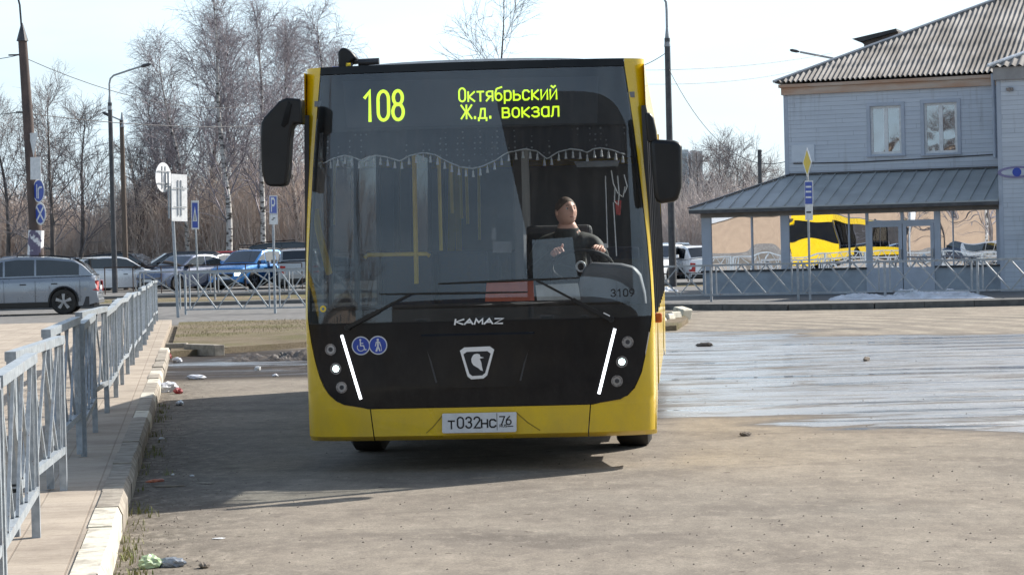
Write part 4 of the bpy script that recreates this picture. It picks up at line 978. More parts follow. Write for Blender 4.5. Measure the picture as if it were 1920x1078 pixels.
def make_car(kind, pname, color, loc, rz, label, scale=1.0, metal=.35, roof_rack=False, glint_glow=False, group='parked and passing cars'):
    K = KINDS_[kind]; c = empty('car', loc, rz, label, 'car', group); c.scale = (scale,)*3
    pm = paint(pname, color, metal); L, W = K['L'], K['W']; hwid = W/2; wr = K['wr']; clr = K['clr']; ar = wr + .05
    xs = sorted(set([round(v, 3) for v in list(np.linspace(-L/2, L/2, 61)) + [x0 + ar*math.cos(math.pi*i/14) for x0 in K['wx'] for i in range(15)] + [x0+s*(ar+.002) for x0 in K['wx'] for s in (-1, 1)]]))
    def planw(x): t = abs(x)/(L/2); return hwid*(1 - .13*t**6 - .05*t**2)
    def bot(x):
        for x0 in K['wx']:
            if abs(x-x0) <= ar+1e-4: return max(clr, wr + math.sqrt(max(0, ar*ar-(x-x0)**2)))
        e = max(0, abs(x) - (L/2-.35)); return clr + .25*e
    mb = MB(); rows = []
    for x in xs:
        w_ = planw(x); zb = bot(x); zt = ip(x, K['prof']); zs = max(zb+.01, zt - .14); zb = min(zb, zs-.005); zm = min(max(zb, zs*.62), zs-.004)
        rows.append([(x, w_*.97, zb), (x, w_*.995, max(zb, min(zm, zs-.003))), (x, w_*1.0, max(zb, zs-.05)), (x, w_*.985, zs), (x, w_*.94, zt-.045), (x, w_*.86, zt-.008), (x, w_*.4, zt+.012), (x, -w_*.4, zt+.012), (x, -w_*.86, zt-.008), (x, -w_*.94, zt-.045), (x, -w_*.985, zs), (x, -w_, max(zb, zs-.05)), (x, -w_*.995, max(zb, min(zm, zs-.003))), (x, -w_*.97, zb)])
    mb.grid(rows); mb.add(rows[0], [tuple(range(14))]); mb.add(rows[-1], [tuple(range(14))])
    mb.build('body', pm, c, smooth=True)
    mb = MB(); mb.box(-L/2+.25, L/2-.25, -hwid*.9, hwid*.9, clr-.02, .5); mb.box(-L/2+.12, L/2-.12, -hwid*.78, hwid*.78, clr-.04, clr+.18); mb.build('chassis', M['interior_dark'], c)
    # greenhouse
    rf = K['roof']; x0, x1 = rf[0][0], rf[-1][0]; gx = sorted(set([round(v, 3) for v in list(np.linspace(x0, x1, 40)) + [p[0] for p in rf]]))
    zb_ = lambda x: ip(x, K['prof']) - .02
    def gpt(x, t, s, off=0):
        zt = ip(x, rf); zb = min(zb_(x), zt); w0 = planw(x)*.93; w1 = w0 - .34*(zt - zb)*.62
        return (x, s*(w0 + (w1-w0)*t + off), zb + (zt-zb)*t)
    rows = []
    for x in gx:
        r_ = [gpt(x, t, 1) for t in (0, .5, .92, 1)]; zt = ip(x, rf); w1 = r_[-1][1]
        r_[-1] = (x, w1*.96, zt+.002); r_ += [(x, w1*.5, zt+.022), (x, -w1*.5, zt+.022)] + [(p[0], -p[1], p[2]) for p in reversed(r_)]; rows.append(r_)
    mb = MB(); mb.grid(rows); mb.build('roof', pm, c, smooth=True)
    # side glass in two or three panes
    fx = rf[-1][0]; rx = rf[0][0]
    pil = [rx+.36, -.62 if kind != 'sedan' else -.35, .28 if kind != 'sedan' else .42, fx-.13] if kind in ('suv', 'wagon') else [rx+.35, -.30, fx-.15]
    for s in (1, -1):
        for a, b_ in zip(pil[:-1], pil[1:]):
            m_ = MB(); top = []; bt = []
            for i in range(13):
                x = a+.03 + (b_-a-.06)*i/12; zt = ip(x, rf); zb = zb_(x); 
                t1 = .88 if zt-zb > .3 else max(.06, (zt-zb-.05)/(zt-zb+1e-6))
                top.append(gpt(x, t1, s, .008)); bt.append(gpt(x, .08, s, .008))
            m_.grid([bt, top]); m_.build('side_window', M['car_glass'], c)
        for a, b_ in zip(pil[:-1], pil[1:]):
            m_ = MB(); y = s*planw((a+b_)/2)*1.0; x_ = b_ - .55 if kind != 'hatch' else b_-.7; m_.box(x_-.09, x_+.09, y-.012, y+.016, ip(x_, K['prof'])-.235, ip(x_, K['prof'])-.205); m_.build('door_handle', M['grille'], c)
            m_ = MB(); x_ = a + .0; m_.box(x_-.004, x_+.004, y-.006, y+.0035, clr+.12, ip(x_, K['prof'])-.12); m_.build('door_gap', M['grille'], c)
        m_ = MB(); xm = fx-.42; m_.box(xm-.06, xm+.07, s*(hwid*.95), s*(hwid+.17), ip(xm, K['prof'])+.0, ip(xm, K['prof'])+.14) if s > 0 else m_.box(xm-.06, xm+.07, s*(hwid+.17), s*(hwid*.95), ip(xm, K['prof']), ip(xm, K['prof'])+.14); m_.build('door_mirror', M['grille'] if kind != 'suv' else pm, c, bevel=.03)
    def cross_glass(name, a, b_):
        m_ = MB(); rr = []
        for i in range(9):
            x = a + (b_-a)*i/8; zt = ip(x, rf); zb = min(zb_(x), zt); w0 = planw(x)*.93; w1 = (w0 - .34*(zt-zb)*.62)*.90
            sl = (ip(x+.02, rf)-ip(x-.02, rf))/.04; nx = -sl/math.sqrt(1+sl*sl); nz_ = 1/math.sqrt(1+sl*sl)
            rr.append([(x + nx*.012, w1*k_/4, zt + .022*(1-(abs(k_)/4)**2) + nz_*.010 + .002) for k_ in range(-4, 5)])
        m_.grid(rr); m_.build(name, M['car_glass'], c, smooth=True)
    cross_glass('windscreen', rf[-2][0]+.02, fx-.06); cross_glass('rear_window', rx+.03, (rf[1][0] if kind != 'sedan' else rf[2][0]) - .0)
    # wheels
    for wx in K['wx']:
        for s in (1, -1):
            y = s*(hwid-.12); Mx = Matrix.Translation((wx, y, wr)) @ Matrix.Rotation(R(90), 4, 'X'); t = MB(); t.lathe([(wr*.62, -.1), (wr*.93, -.11), (wr, -.07), (wr, .07), (wr*.93, .11), (wr*.62, .1)], 26, Mx); wo = t.build('wheel', M['rubber'], c, smooth=True)
            q = MB(); yo = y + s*.095; sgn = -s
            q.lathe([(wr*.66, sgn*.10), (wr*.60, sgn*.085), (wr*.60, sgn*.05), (.001, sgn*.05)], 26, Mx); q.build('hub_shade', M['grille'], wo)
            q = MB(); q.lathe([(wr*.66, sgn*.105), (wr*.66, sgn*.085), (wr*.60, sgn*.085), (wr*.60, sgn*.105)], 26, Mx)
            for i in range(5):
                a = 2*math.pi*i/5 + .3
                for da in (-.11, .11): q.bar((wx, yo, wr), (wx + wr*.62*math.cos(a+da), yo, wr + wr*.62*math.sin(a+da)), .045, .02, (0, 1, 0))
            q.cyl((wx, yo+s*.005, wr), (0, 1, 0), .06, .03, 12); q.build('rim', M['alloy'], wo)
    # lamps, bumpers, grille, plate
    zl = ip(L/2-.12, K['prof']); zt_ = ip(-L/2+.06, K['prof'])
    for s in (1, -1):
        m_ = MB(); y = planw(L/2-.1); m_.prism([(L/2-.32, s*(y*1.0), zl-.06), (L/2-.02, s*(y*.93), zl-.13), (L/2+.004, s*(y*.62), zl-.14), (L/2+.004, s*(y*.62), zl-.27), (L/2-.02, s*(y*.94), zl-.27), (L/2-.26, s*(y*1.005), zl-.20)], (-.06, 0, 0)); hl = m_.build('headlight', M['headlight'] if glint_glow and s > 0 else M['lens_clear'], c, bevel=.01)  # glow on the blue car's lamp stands in for a sun glint
        m_ = MB(); y = planw(-L/2+.1); h_ = .3 if kind != 'hatch' else .34; m_.prism([(-L/2+.22, s*(y*1.012), zt_-.12), (-L/2-.012, s*(y*.96), zt_-.10), (-L/2-.014, s*(y*.70), zt_-.12), (-L/2-.014, s*(y*.72), zt_-.12-h_), (-L/2-.012, s*(y*.97), zt_-.10-h_), (-L/2+.14, s*(y*1.012), zt_-.08-h_)], (.03, 0, 0)); m_.build('tail_light', M['red_lens'], c, bevel=.008)
    m_ = MB(); m_.box(L/2-.05, L/2+.006, -.42, .42, zl-.31, zl-.17); m_.box(L/2-.05, L/2+.008, -.55, .55, clr+.06, clr+.2); m_.build('grille', M['grille'], c, bevel=.01)
    m_ = MB(); m_.box(-L/2-.03, -L/2+.05, -hwid*.80, hwid*.80, clr+.05, clr+.19); m_.build('rear_bumper_trim', M['grille'] if kind != 'suv' else M['steel'], c, bevel=.02)
    m_ = MB(); m_.box(L/2+.003, L/2+.014, -.26, .26, clr+.22, clr+.33); m_.build('number_plate', M['white'], c)
    m_ = MB(); m_.box(-L/2-.022, -L/2, -.26, .26, zt_-.36, zt_-.25); m_.build('number_plate', M['white'], c)
    if roof_rack or kind == 'suv':
        for s in (1, -1):
            m_ = MB(); pts = [(x, s*(planw(x)*.93 - .34*(ip(x, rf)-zb_(x))*.62 - .05), ip(x, rf)+.055) for x in np.linspace(rf[2][0]+.1, rf[-3][0], 8)]
            m_.tube(pts, .016, 6); [m_.bar(p, (p[0], p[1], p[2]-.06), .03) for p in (pts[0], pts[-1])]; m_.build('roof_rail', M['grille'], c)
        m_ = MB(); m_.box(rx+.0, rf[2][0]+.05, -hwid*.62, hwid*.62, ip(rf[2][0], rf)+.005, ip(rf[2][0], rf)+.03) if kind == 'suv' else None
        if kind == 'suv':
            m_.build('spoiler', M['grille'], c, bevel=.01)
            m_ = MB()
            for wx in K['wx']:
                for s in (1, -1):
                    pts = [(wx+(ar+.0)*math.cos(math.pi*i/16), s*(planw(wx)*.99), wr+(ar+.0)*math.sin(math.pi*i/16)) for i in range(17)]; m_.tube(pts, .035, 6)
            m_.box(-1.0, 1.0, -hwid*1.0, hwid*1.0, clr-.02, clr+.13); m_.build('lower_cladding', M['grille'], c)
    return c
def rot_for(cx, deg): return R(deg)
def car_at(px, py, Y, z=None):
    p = at(px, py, Y); p.z = z if z is not None else p.z; return p
# heading: 0 = pointing to image right, 90 = away from the viewer, 180 = image left, 270 = towards the viewer
C_ = car_at(60, 588, 72.5, .006)
p_ = C_; p_.x = at(35, 588, 72.5).x
make_car('suv', 'silver', (.30,.33,.375), p_, R(184), 'grey estate car with roof rails and red tail light, driving at the left edge', 1.03)
make_car('hatch', 'white', (.86,.87,.88), car_at(219, 545, 104, .215), R(22), 'white hatchback parked behind the grey estate car, its tail to the left', 1.03, .1)
make_car('suv', 'black', (.012,.012,.014), car_at(244, 545, 110, .215), R(-14), 'black off-roader with pale roof line parked behind the white hatchback', 1.0)
make_car('sedan', 'slate', (.16,.19,.27), car_at(352, 546, 103, .215), R(232), 'slate blue saloon with dark windscreen, parked between white hatchback and blue off-roader', 1.04)
make_car('wagon', 'graphite', (.03,.032,.038), car_at(322, 540, 110.5, .215), R(200), 'dark wagon half hidden behind the slate blue saloon', 1.08)
make_car('sedan', 'darkgrey', (.045,.05,.06), car_at(404, 542, 110, .215), R(66), 'dark saloon showing one red tail light beside the blue off-roader', 1.05)
make_car('suv', 'blue', (.05,.22,.55), car_at(474, 546, 103, .215), R(246), 'bright blue off-roader facing the viewer with a painted sun glint on its headlight', .98, glint_glow=True)
make_car('wagon', 'palegrey', (.36,.37,.38), car_at(560, 545, 102, .215), R(96), 'pale grey wagon seen from behind, next to the yellow bus', 1.06, roof_rack=True)
make_car('suv', 'green', (.05,.06,.06), car_at(560, 538, 113, .215), R(5), 'grey-green off-roader whose roof rises behind the pale grey wagon', 1.2)
make_car('wagon', 'whitish', (.55,.56,.58), car_at(18, 543, 112, .30), R(185), 'white car whose roof shows above the grey estate car, at the left edge', 1.0)
make_car('sedan', 'navy', (.03,.04,.07), car_at(-40, 545, 103, .215), R(190), 'navy saloon mostly hidden behind the grey estate car, leftmost', 1.05)
make_car('sedan', 'silver', (.33,.35,.38), car_at(138, 545, 109, .215), R(12), 'silver car between the signs pole and the white hatchback, roof visible', 1.06)
make_car('suv', 'white', (.86,.87,.88), car_at(1236, 540, 100, .0), R(250), 'white car nearest the bus, parked right of it behind the railing', .98, .1)
make_car('hatch', 'white', (.86,.87,.88), car_at(1288, 540, 101, .0), R(110), 'white car parked beside the glazed station porch, tail towards the viewer', 1.06, .1)
make_car('wagon', 'graphite', (.03,.032,.038), car_at(1262, 538, 107, .0), R(270), 'dark car between the two white cars right of the bus', 1.1)
make_car('wagon', 'silver', (.42,.46,.52), car_at(85, 543, 117, .28), R(8), 'silver wagon behind the concrete pole, only its roof and windows showing', 1.05)
make_car('hatch', 'red', (.30,.02,.02), car_at(440, 540, 115, .28), R(30), 'dark red hatchback behind the blue off-roader, roof showing', 1.08)
# ================================================================ TREES
def bark(name, c1, c2, sc=(1,1,.35), scale=5, lo=.4, hi=.6): return mat(name, c1, c2, scale, .9, bmp=.6, bscale=25, stretch=sc, lo=lo, hi=hi, bdist=.02)
M['birch'] = bark('birch_bark', (.55,.53,.50), (.05,.045,.04), (1.2,1.2,3.0), 2.2, .5, .58)
M['twig_birch'] = bark('birch_twigs', (.33,.30,.325), (.22,.20,.22))
M['twig_grey'] = bark('grey_twigs', (.26,.235,.24), (.17,.155,.16))
M['bark_dark'] = bark('dark_bark', (.13,.11,.10), (.07,.06,.056))
def rvec(rd, s): return Vector((rd.gauss(0, s), rd.gauss(0, s), rd.gauss(0, s)))
def grow(rd, segs, p, d, L, r0, r1, n, wob, grav):
    pts = [p.copy()]; st = L/n
    for i in range(n):
        d = (d + rvec(rd, wob) + Vector((0, 0, grav))).normalized(); q = p + d*st
        a = r0 + (r1-r0)*i/n; b_ = r0 + (r1-r0)*(i+1)/n; segs.append((*p, *q, a, b_)); p = q; pts.append(p.copy())
    return pts, d
def side_dir(rd, axis, ang):
    a = axis.cross(Vector((rd.gauss(0,1), rd.gauss(0,1), rd.gauss(0,1)))).normalized(); return (axis*math.cos(ang) + a*math.sin(ang)).normalized()
def make_tree(seed, H, kind, r0=.16, bark_mat='birch', twig_mat='twig_birch', dens=1.0, lean=0.0):
    rd = random.Random(seed); tr = []; cr = []
    root = Vector((0, 0, 0)); n = 16; p = Vector((0, 0, -.1)); d = Vector((lean, rd.gauss(0, .03), 1)).normalized(); pts = [p.copy()]; dirs = [d]
    for i in range(n):
        d = (d + rvec(rd, .045) + Vector((0, 0, .05))).normalized(); q = p + d*H/n
        f0, f1 = 1 - i/n, 1 - (i+1)/n; tr.append((*p, *q, r0*f0**.8+.012, r0*f1**.8+.012)); p = q; pts.append(p.copy()); dirs.append(d)
    nb = int((27 if kind == 'birch' else 16)*dens); start = .22 if kind == 'birch' else .16
    tw = .0085
    for b_ in range(nb):
        f = start + (1-start)*((b_+rd.random())/nb)**.9; i = min(n-1, int(f*n)); base = pts[i].lerp(pts[i+1], f*n-i)
        if kind == 'birch': L = (.32*H*(1-f)**.7 + 1.1)*rd.uniform(.7, 1.15); ang = R(rd.uniform(20, 42)); gr = .03
        else: L = (.48*H*(1-f)**.6 + .9)*rd.uniform(.65, 1.15); ang = R(rd.uniform(30, 60)); gr = .06
        rr = max(.018, (r0*(1-f)**.8)*.42); bp, bd = grow(rd, cr, base, side_dir(rd, dirs[i], ang), L, rr, tw, 7, .12, gr)
        for j in range(1, 8):
            for _ in range(2 if kind == 'birch' else 2):
                o = bp[j].lerp(bp[j-1], rd.random()); axis = (bp[j]-bp[j-1]).normalized()
                L2 = rd.uniform(.35, .6)*L*(1 - .55*j/8) + .35
                sp, sd = grow(rd, cr, o, side_dir(rd, axis, R(rd.uniform(25, 55))), L2, rr*.35+.005, tw*.8, 4, .13, .02 if kind == 'birch' else .05)
                for m_ in range(1, 5):
                    for _ in range(rd.choice((1, 2))):
                        o2 = sp[m_].lerp(sp[m_-1], rd.random()); ax2 = (sp[m_]-sp[m_-1]).normalized()
                        L3 = rd.uniform(.35, .95) if kind == 'birch' else rd.uniform(.3, .7)
                        tp, td = grow(rd, cr, o2, side_dir(rd, ax2, R(rd.uniform(20, 60))), L3, tw*.7, tw*.4, 3, .14, -.20 if kind == 'birch' else .06)
                        if rd.random() < .5: grow(rd, cr, tp[1], side_dir(rd, td, R(35)), L3*.6, tw*.6, tw*.4, 2, .1, -.25 if kind == 'birch' else .05)
    return tr, cr
TREE_N = 0
TR = {}
def plant_tree(px, py, Y, H, seed, kind, label, group, base_z=.2, **kw):
    tr, cr = make_tree(seed, H, kind, **kw); p = at(px, py, Y)
    e = empty('birch_tree' if kw.get('bark_mat', 'birch') == 'birch' else 'bare_tree', (p.x, Y, base_z), random.Random(seed).uniform(0, 6), label, 'tree', group)
    seg_mesh('trunk', tr, M[kw.get('bark_mat', 'birch')], 8, e); seg_mesh('crown', cr, M[kw.get('twig_mat', 'twig_birch')], 3, e); TR[seed] = e; return e
G1 = 'bare birches behind the car park'
plant_tree(428, 480, 118, 14.2, 11, 'birch', 'tallest bare birch, pale trunk running up right of the lamp posts', G1, r0=.17, lean=-.03)
plant_tree(352, 480, 124, 12.2, 12, 'birch', 'leftmost tall bare birch, drooping twigs over the lamp post arm', G1, r0=.14, lean=-.04)
plant_tree(492, 480, 120, 13.4, 13, 'birch', 'bare birch rising above the drooping bus mirror', G1, r0=.15, lean=-.02)
plant_tree(560, 480, 126, 12.8, 14, 'birch', 'bare birch between the mirror and the bus pillar', G1, r0=.14)
plant_tree(615, 480, 131, 14.6, 15, 'birch', 'bare birch whose top shows over the left end of the bus roof', G1, r0=.15)
plant_tree(455, 480, 136, 14.2, 16, 'birch', 'bare birch standing behind the tallest birch', G1, r0=.12, lean=.03)
plant_tree(300, 480, 128, 8.6, 17, 'birch', 'short bare birch just right of the two lamp posts', G1, r0=.11)
plant_tree(660, 480, 140, 12.8, 18, 'birch', 'bare birch farthest right, its top behind the roof horn', G1, r0=.12)
plant_tree(392, 480, 129, 13.0, 61, 'birch', 'bare birch close behind the tallest birch, on its left', G1, r0=.13, lean=-.02)
plant_tree(530, 480, 133, 13.6, 62, 'birch', 'bare birch seen through the gap right of the drooping mirror', G1, r0=.13)
plant_tree(330, 480, 134, 10.8, 63, 'birch', 'bare birch behind the leftmost tall birch, slightly lower', G1, r0=.11, lean=-.05)
G2 = 'bare spreading trees at the left'
KW = dict(bark_mat='bark_dark', twig_mat='twig_grey')
plant_tree(98, 480, 116, 9.4, 21, 'oak', 'bare spreading tree right of the concrete pole, dark trunk', G2, r0=.13, **KW)
plant_tree(145, 480, 121, 9.0, 22, 'oak', 'bare spreading tree left of the two lamp posts', G2, r0=.12, **KW)
plant_tree(15, 480, 119, 9.0, 23, 'oak', 'bare spreading tree at the left edge of the picture', G2, r0=.12, **KW)
plant_tree(60, 480, 127, 8.2, 24, 'oak', 'bare spreading tree directly behind the concrete pole', G2, r0=.11, **KW)
plant_tree(262, 480, 125, 6.6, 25, 'oak', 'low bare tree behind the wooden lamp post', G2, r0=.09, **KW)
plant_tree(928, 480, 132, 15.4, 31, 'oak', 'lone bare tree top rising over the middle of the bus roof', 'bare trees beyond the bus', r0=.13, bark_mat='bark_dark', twig_mat='twig_grey', dens=.9)
G3 = 'bare trees right of the bus'
plant_tree(1350, 470, 135, 6.9, 41, 'oak', 'bare tree between the tower blocks and the short dark post', G3, 0, r0=.1, **KW)
plant_tree(1385, 470, 128, 6.3, 42, 'oak', 'bare tree in front of the short dark post', G3, 0, r0=.1, **KW)
plant_tree(1310, 470, 130, 5.9, 43, 'oak', 'bare tree rising over the left tip of the porch roof', G3, 0, r0=.09, **KW)
plant_tree(1440, 470, 134, 5.6, 44, 'oak', 'bare tree against the left corner of the station wall', G3, 0, r0=.09, **KW)
plant_tree(1258, 470, 138, 5.2, 45, 'oak', 'bare tree below the broad bus mirror', G3, 0, r0=.09, **KW)
# the thicket: nobody could count its stems
def thicket(name, x0, x1, y0, y1, n, hfun, matn, seed, base=0.0):
    rd = random.Random(seed); segs = []
    for _ in range(n):
        Y = rd.uniform(y0, y1); X = rd.uniform(x0, x1)*Y/130.0; H = hfun(X)*rd.uniform(.45, 1.08)
        for s in range(rd.choice((1, 2, 2, 3))):
            d = Vector((rd.gauss(0, .16), rd.gauss(0, .1), 1)).normalized(); r = rd.uniform(.012, .03)
            pts, dd = grow(rd, segs, Vector((X, Y, base)), d, H*rd.uniform(.7, 1), r, .007, 4, .09, .03)
            for j in range(1, 5):
                for _k in range(2):
                    o = pts[j].lerp(pts[j-1], rd.random()); tp, td = grow(rd, segs, o, side_dir(rd, dd, R(rd.uniform(20, 55))), rd.uniform(.5, 1.5), .011, .006, 2, .15, .05)
                    grow(rd, segs, tp[1], side_dir(rd, td, R(40)), rd.uniform(.3, .8), .008, .005, 1, .1, 0)
    o = seg_mesh(name, segs, M[matn], 3); return o
def thick_mat(name, a, b_, c):
    m, nt, b, t = newmat(name); P = t.outputs['Object']
    k_ = mixc(nt, rng(nt, noise(nt, mapping(nt, P, (1, .6, .5)), .45, 5), .38, .62), a, b_)
    k_ = mixc(nt, rng(nt, noise(nt, mapping(nt, P, (1, 1, .15)), 3.5, 3), .55, .68), k_, c); nt.links.new(k_, b.inputs['Base Color']); setp(b, Roughness=.95); b.inputs['Specular IOR Level'].default_value = .1; return m
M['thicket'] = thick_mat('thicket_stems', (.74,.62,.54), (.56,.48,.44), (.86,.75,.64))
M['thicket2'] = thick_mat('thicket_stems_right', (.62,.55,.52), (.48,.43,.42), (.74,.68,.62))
hl = lambda X: 5.4 + .9*math.sin(X*.35) + .8*math.sin(X*.9+1) + (1.2 if X > -22 else 0)
tag(thicket('thicket', -33, -8, 124, 148, 4600, hl, 'thicket', 51, .1), 'brown mass of bare bushes and saplings beyond the car park', 'thicket', kind='stuff')
hr = lambda X: 5.0 + .5*math.sin(X*.7)
tag(thicket('thicket', 4, 18, 122, 145, 2100, hr, 'thicket2', 52), 'grey-brown mass of bare bushes right of the bus, behind parked cars', 'thicket', kind='stuff')
tag(thicket('thicket', -8, 4, 126, 146, 1300, hr, 'thicket', 53, .1), 'brown bare bushes beyond the car park, hidden behind the bus', 'thicket', kind='stuff')
# dry grass and weeds along the kerb and on the island
def tufts(name, spots, n, hgt, matn, seed, label, spread=.2):
    rd = random.Random(seed); mb = MB()
    for (sx, sy, sz) in spots:
        for _ in range(n):
            x = sx + rd.gauss(0, spread); y = sy + rd.gauss(0, spread); h = hgt*rd.uniform(.4, 1.2); a = rd.uniform(0, 6.28); l = rd.uniform(.2, .8)*h; w_ = rd.uniform(.002, .005)
            b0 = Vector((x, y, sz)); m0 = b0 + Vector((math.cos(a)*l*.35, math.sin(a)*l*.35, h*.6)); t0 = b0 + Vector((math.cos(a)*l, math.sin(a)*l, h)); q = Vector((-math.sin(a), math.cos(a), 0))*w_
            mb.add([b0-q, b0+q, m0+q*.7, m0-q*.7, t0], [(0,1,2,3), (3,2,4)])
    return tag(mb.build(name, M[matn], fix=False), label, 'grass', kind='stuff')
M['weed'] = mat('weed_green', (.16,.20,.05), (.25,.22,.10), 30, .8); M['dry'] = mat('dry_grass', (.32,.27,.15), (.17,.16,.07), 20, .9)
rk2 = random.Random(3); sp_ = []
for _ in range(46):
    d = rk2.uniform(10.4, 26); sp_.append((KX(d) + .02 + abs(rk2.gauss(0, .06)), d, 0))
for _ in range(12): 
    d = rk2.gauss(12.6, .5); sp_.append((KX(d) + .05 + abs(rk2.gauss(0, .05)), d, 0))
tufts('weeds', sp_, 9, .05, 'weed', 5, 'thin green weeds growing along the foot of the kerb', .035)
sp2 = [(rk2.uniform(-8.2, 2.5), rk2.uniform(45, 56.3), .10) for _ in range(700)]
tufts('dry_grass', [s for s in sp2 if s[0] > KX(s[1])+.1 and s[1] > 47.5 + 2*math.sin(s[0]*1.3)], 12, .035, 'dry', 6, 'sparse dry grass on the dirt island behind the bus', .3)

# behind_view: two trees behind the viewer, mirrored in the bus windscreen
for q_, (x_, y_, lb_) in enumerate([(-17, -24, 'bare tree behind the viewer, nearer of two mirrored in the windscreen'), (-25, -31, 'bare tree behind the viewer, farther of two mirrored in the windscreen')]):
    t_ = copy_tree(TR[21 + q_]); t_.location = (x_, y_, 0); tag(t_, lb_, None, 'bare trees behind the viewer')

for q_, (x_, y_) in enumerate([(-30, -12), (-36, -18), (-26.5, -7), (-33, -9)]):
    t_ = copy_tree(TR[(12, 21, 22, 23)[q_]]); t_.location = (x_, y_, 0); t_.rotation_euler[2] = q_; tag(t_, ['slim birch on the square behind the viewer, mirrored in the right porch windows', 'farthest bare tree on the square behind the viewer', 'nearest bare tree on the square behind the viewer', 'bare tree between the slim birch and the nearest one, behind the viewer'][q_], None, 'bare trees on the square behind the viewer')
# ================================================================ THE STATION BUILDING
D0 = 70.0
c0 = at(1479, 455, D0)
BC = Vector((c0.x, D0, .14)); ST_YAW = R(-20)
sta = empty('station_building', BC, ST_YAW, 'two-storey blue-grey sided station building with corrugated roof on the right', 'building')
def siding_mat():
    m, nt, b, t = newmat('blue_grey_siding'); P = t.outputs['Object']; sep = nt.nodes.new('ShaderNodeSeparateXYZ'); nt.links.new(P, sep.inputs[0])
    zz = mathn(nt, 'FRACT', mathn(nt, 'DIVIDE', sep.outputs[2], .125)); gap = rng(nt, zz, .0, .10, 1, 0)
    jn = mathn(nt, 'FRACT', mathn(nt, 'ADD', mathn(nt, 'DIVIDE', sep.outputs[0], 2.9), mathn(nt, 'MULTIPLY', mathn(nt, 'FLOOR', mathn(nt, 'DIVIDE', sep.outputs[2], .125)), .37))); jg = mathn(nt, 'LESS_THAN', jn, .004)
    c = mixc(nt, rng(nt, noise(nt, mapping(nt, P, (.5, 1, 4)), 1.2, 5), .35, .65), (.57, .62, .70), (.50, .545, .62)); c = mixc(nt, mathn(nt, 'MAXIMUM', mathn(nt, 'MULTIPLY', gap, .7), mathn(nt, 'MULTIPLY', jg, .5)), c, (.17, .19, .235))
    c = mixc(nt, rng(nt, noise(nt, mapping(nt, P, (3, 1, .3)), 1.6, 5), .56, .8, 0, .45), c, (.17, .165, .16))
    nt.links.new(c, b.inputs['Base Color']); setp(b, Roughness=.55); nt.links.new(bump(nt, zz, .9, .02), b.inputs['Normal']); return m
M['siding'] = siding_mat()
M['fibre'] = mat('fibre_cement', (.36,.34,.32), (.17,.155,.14), 1.6, .9, bmp=.4, bscale=30, stretch=(1,.4,.4))
M['soffit'] = mat('weathered_cornice', (.52,.42,.35), (.46,.28,.19), 1.8, .9, bmp=.5, bscale=12, stretch=(.5,1,2.5))
M['seam_roof'] = mat('seam_roof_grey', (.42,.44,.44), (.34,.355,.355), 1.5, .5, metal=0)
M['frame_grey'] = mat('frame_grey', (.42,.46,.54), (.36,.40,.47), 3, .5)
M['panel_grey'] = mat('panel_grey', (.33,.38,.44), (.25,.285,.33), 2.2, .6)
M['wall_inside'] = mat('room_dark', (.10,.095,.09), rough=.9)
M['mirror_glass'] = glass('mirror_glass', (.35,.38,.38), mirror=.80, wave=.016, wscale=.38)
M['old_glass'] = glass('window_glass', (.5,.5,.48), mirror=.30, wave=.02, wscale=.9)
def Bp(px, py, n=0.0):
    """pixel -> building-local point on the plane n metres in front of the main wall"""
    Mi = (Matrix.Translation(BC) @ Matrix.Rotation(ST_YAW, 4, 'Z')).inverted(); o = Mi @ Vector((0, 0, CAM_Z)); d = Mi.to_3x3() @ ray(px, py); return o + d*((-n - o.y)/d.y)
ZW = Bp(1480, 178).z; XW = Bp(1873, 300).x; LENG = 16.0
# main wall with two window openings
def wall_with_holes(name, x0, x1, z0, z1, holes, y, th, mat_, parent):
    m_ = MB(); xs = sorted(set([x0, x1] + [h[0] for h in holes] + [h[1] for h in holes])); 
    for a, b_ in zip(xs[:-1], xs[1:]):
        hh = sorted([h for h in holes if h[0] <= a + 1e-6 and h[1] >= b_ - 1e-6], key=lambda h: h[2]); z = z0
        for h in hh:
            if h[2] > z: m_.box(a, b_, y, y+th, z, h[2])
            z = h[3]
        if z < z1: m_.box(a, b_, y, y+th, z, z1)
    return m_.build(name, mat_, parent)
w1 = (Bp(1632, 245).x, Bp(1690, 245).x, Bp(1660, 289).z, Bp(1660, 199).z); w2 = (Bp(1733, 245).x, Bp(1795, 245).x, Bp(1764, 287).z, Bp(1764, 193).z)
wall_with_holes('wall', 0, XW, 0, ZW, [w1, w2], 0, .3, M['siding'], sta)
m_ = MB(); m_.box(-.0, .3, .3, 9, 0, ZW); m_.box(-.004, .0, .0, .12, 0, ZW); m_.build('side_wall', M['siding'], sta)
m_ = MB(); m_.box(-.06, .06, -.012, 0, 3.3, ZW); m_.build('corner_trim', M['frame_grey'], sta)
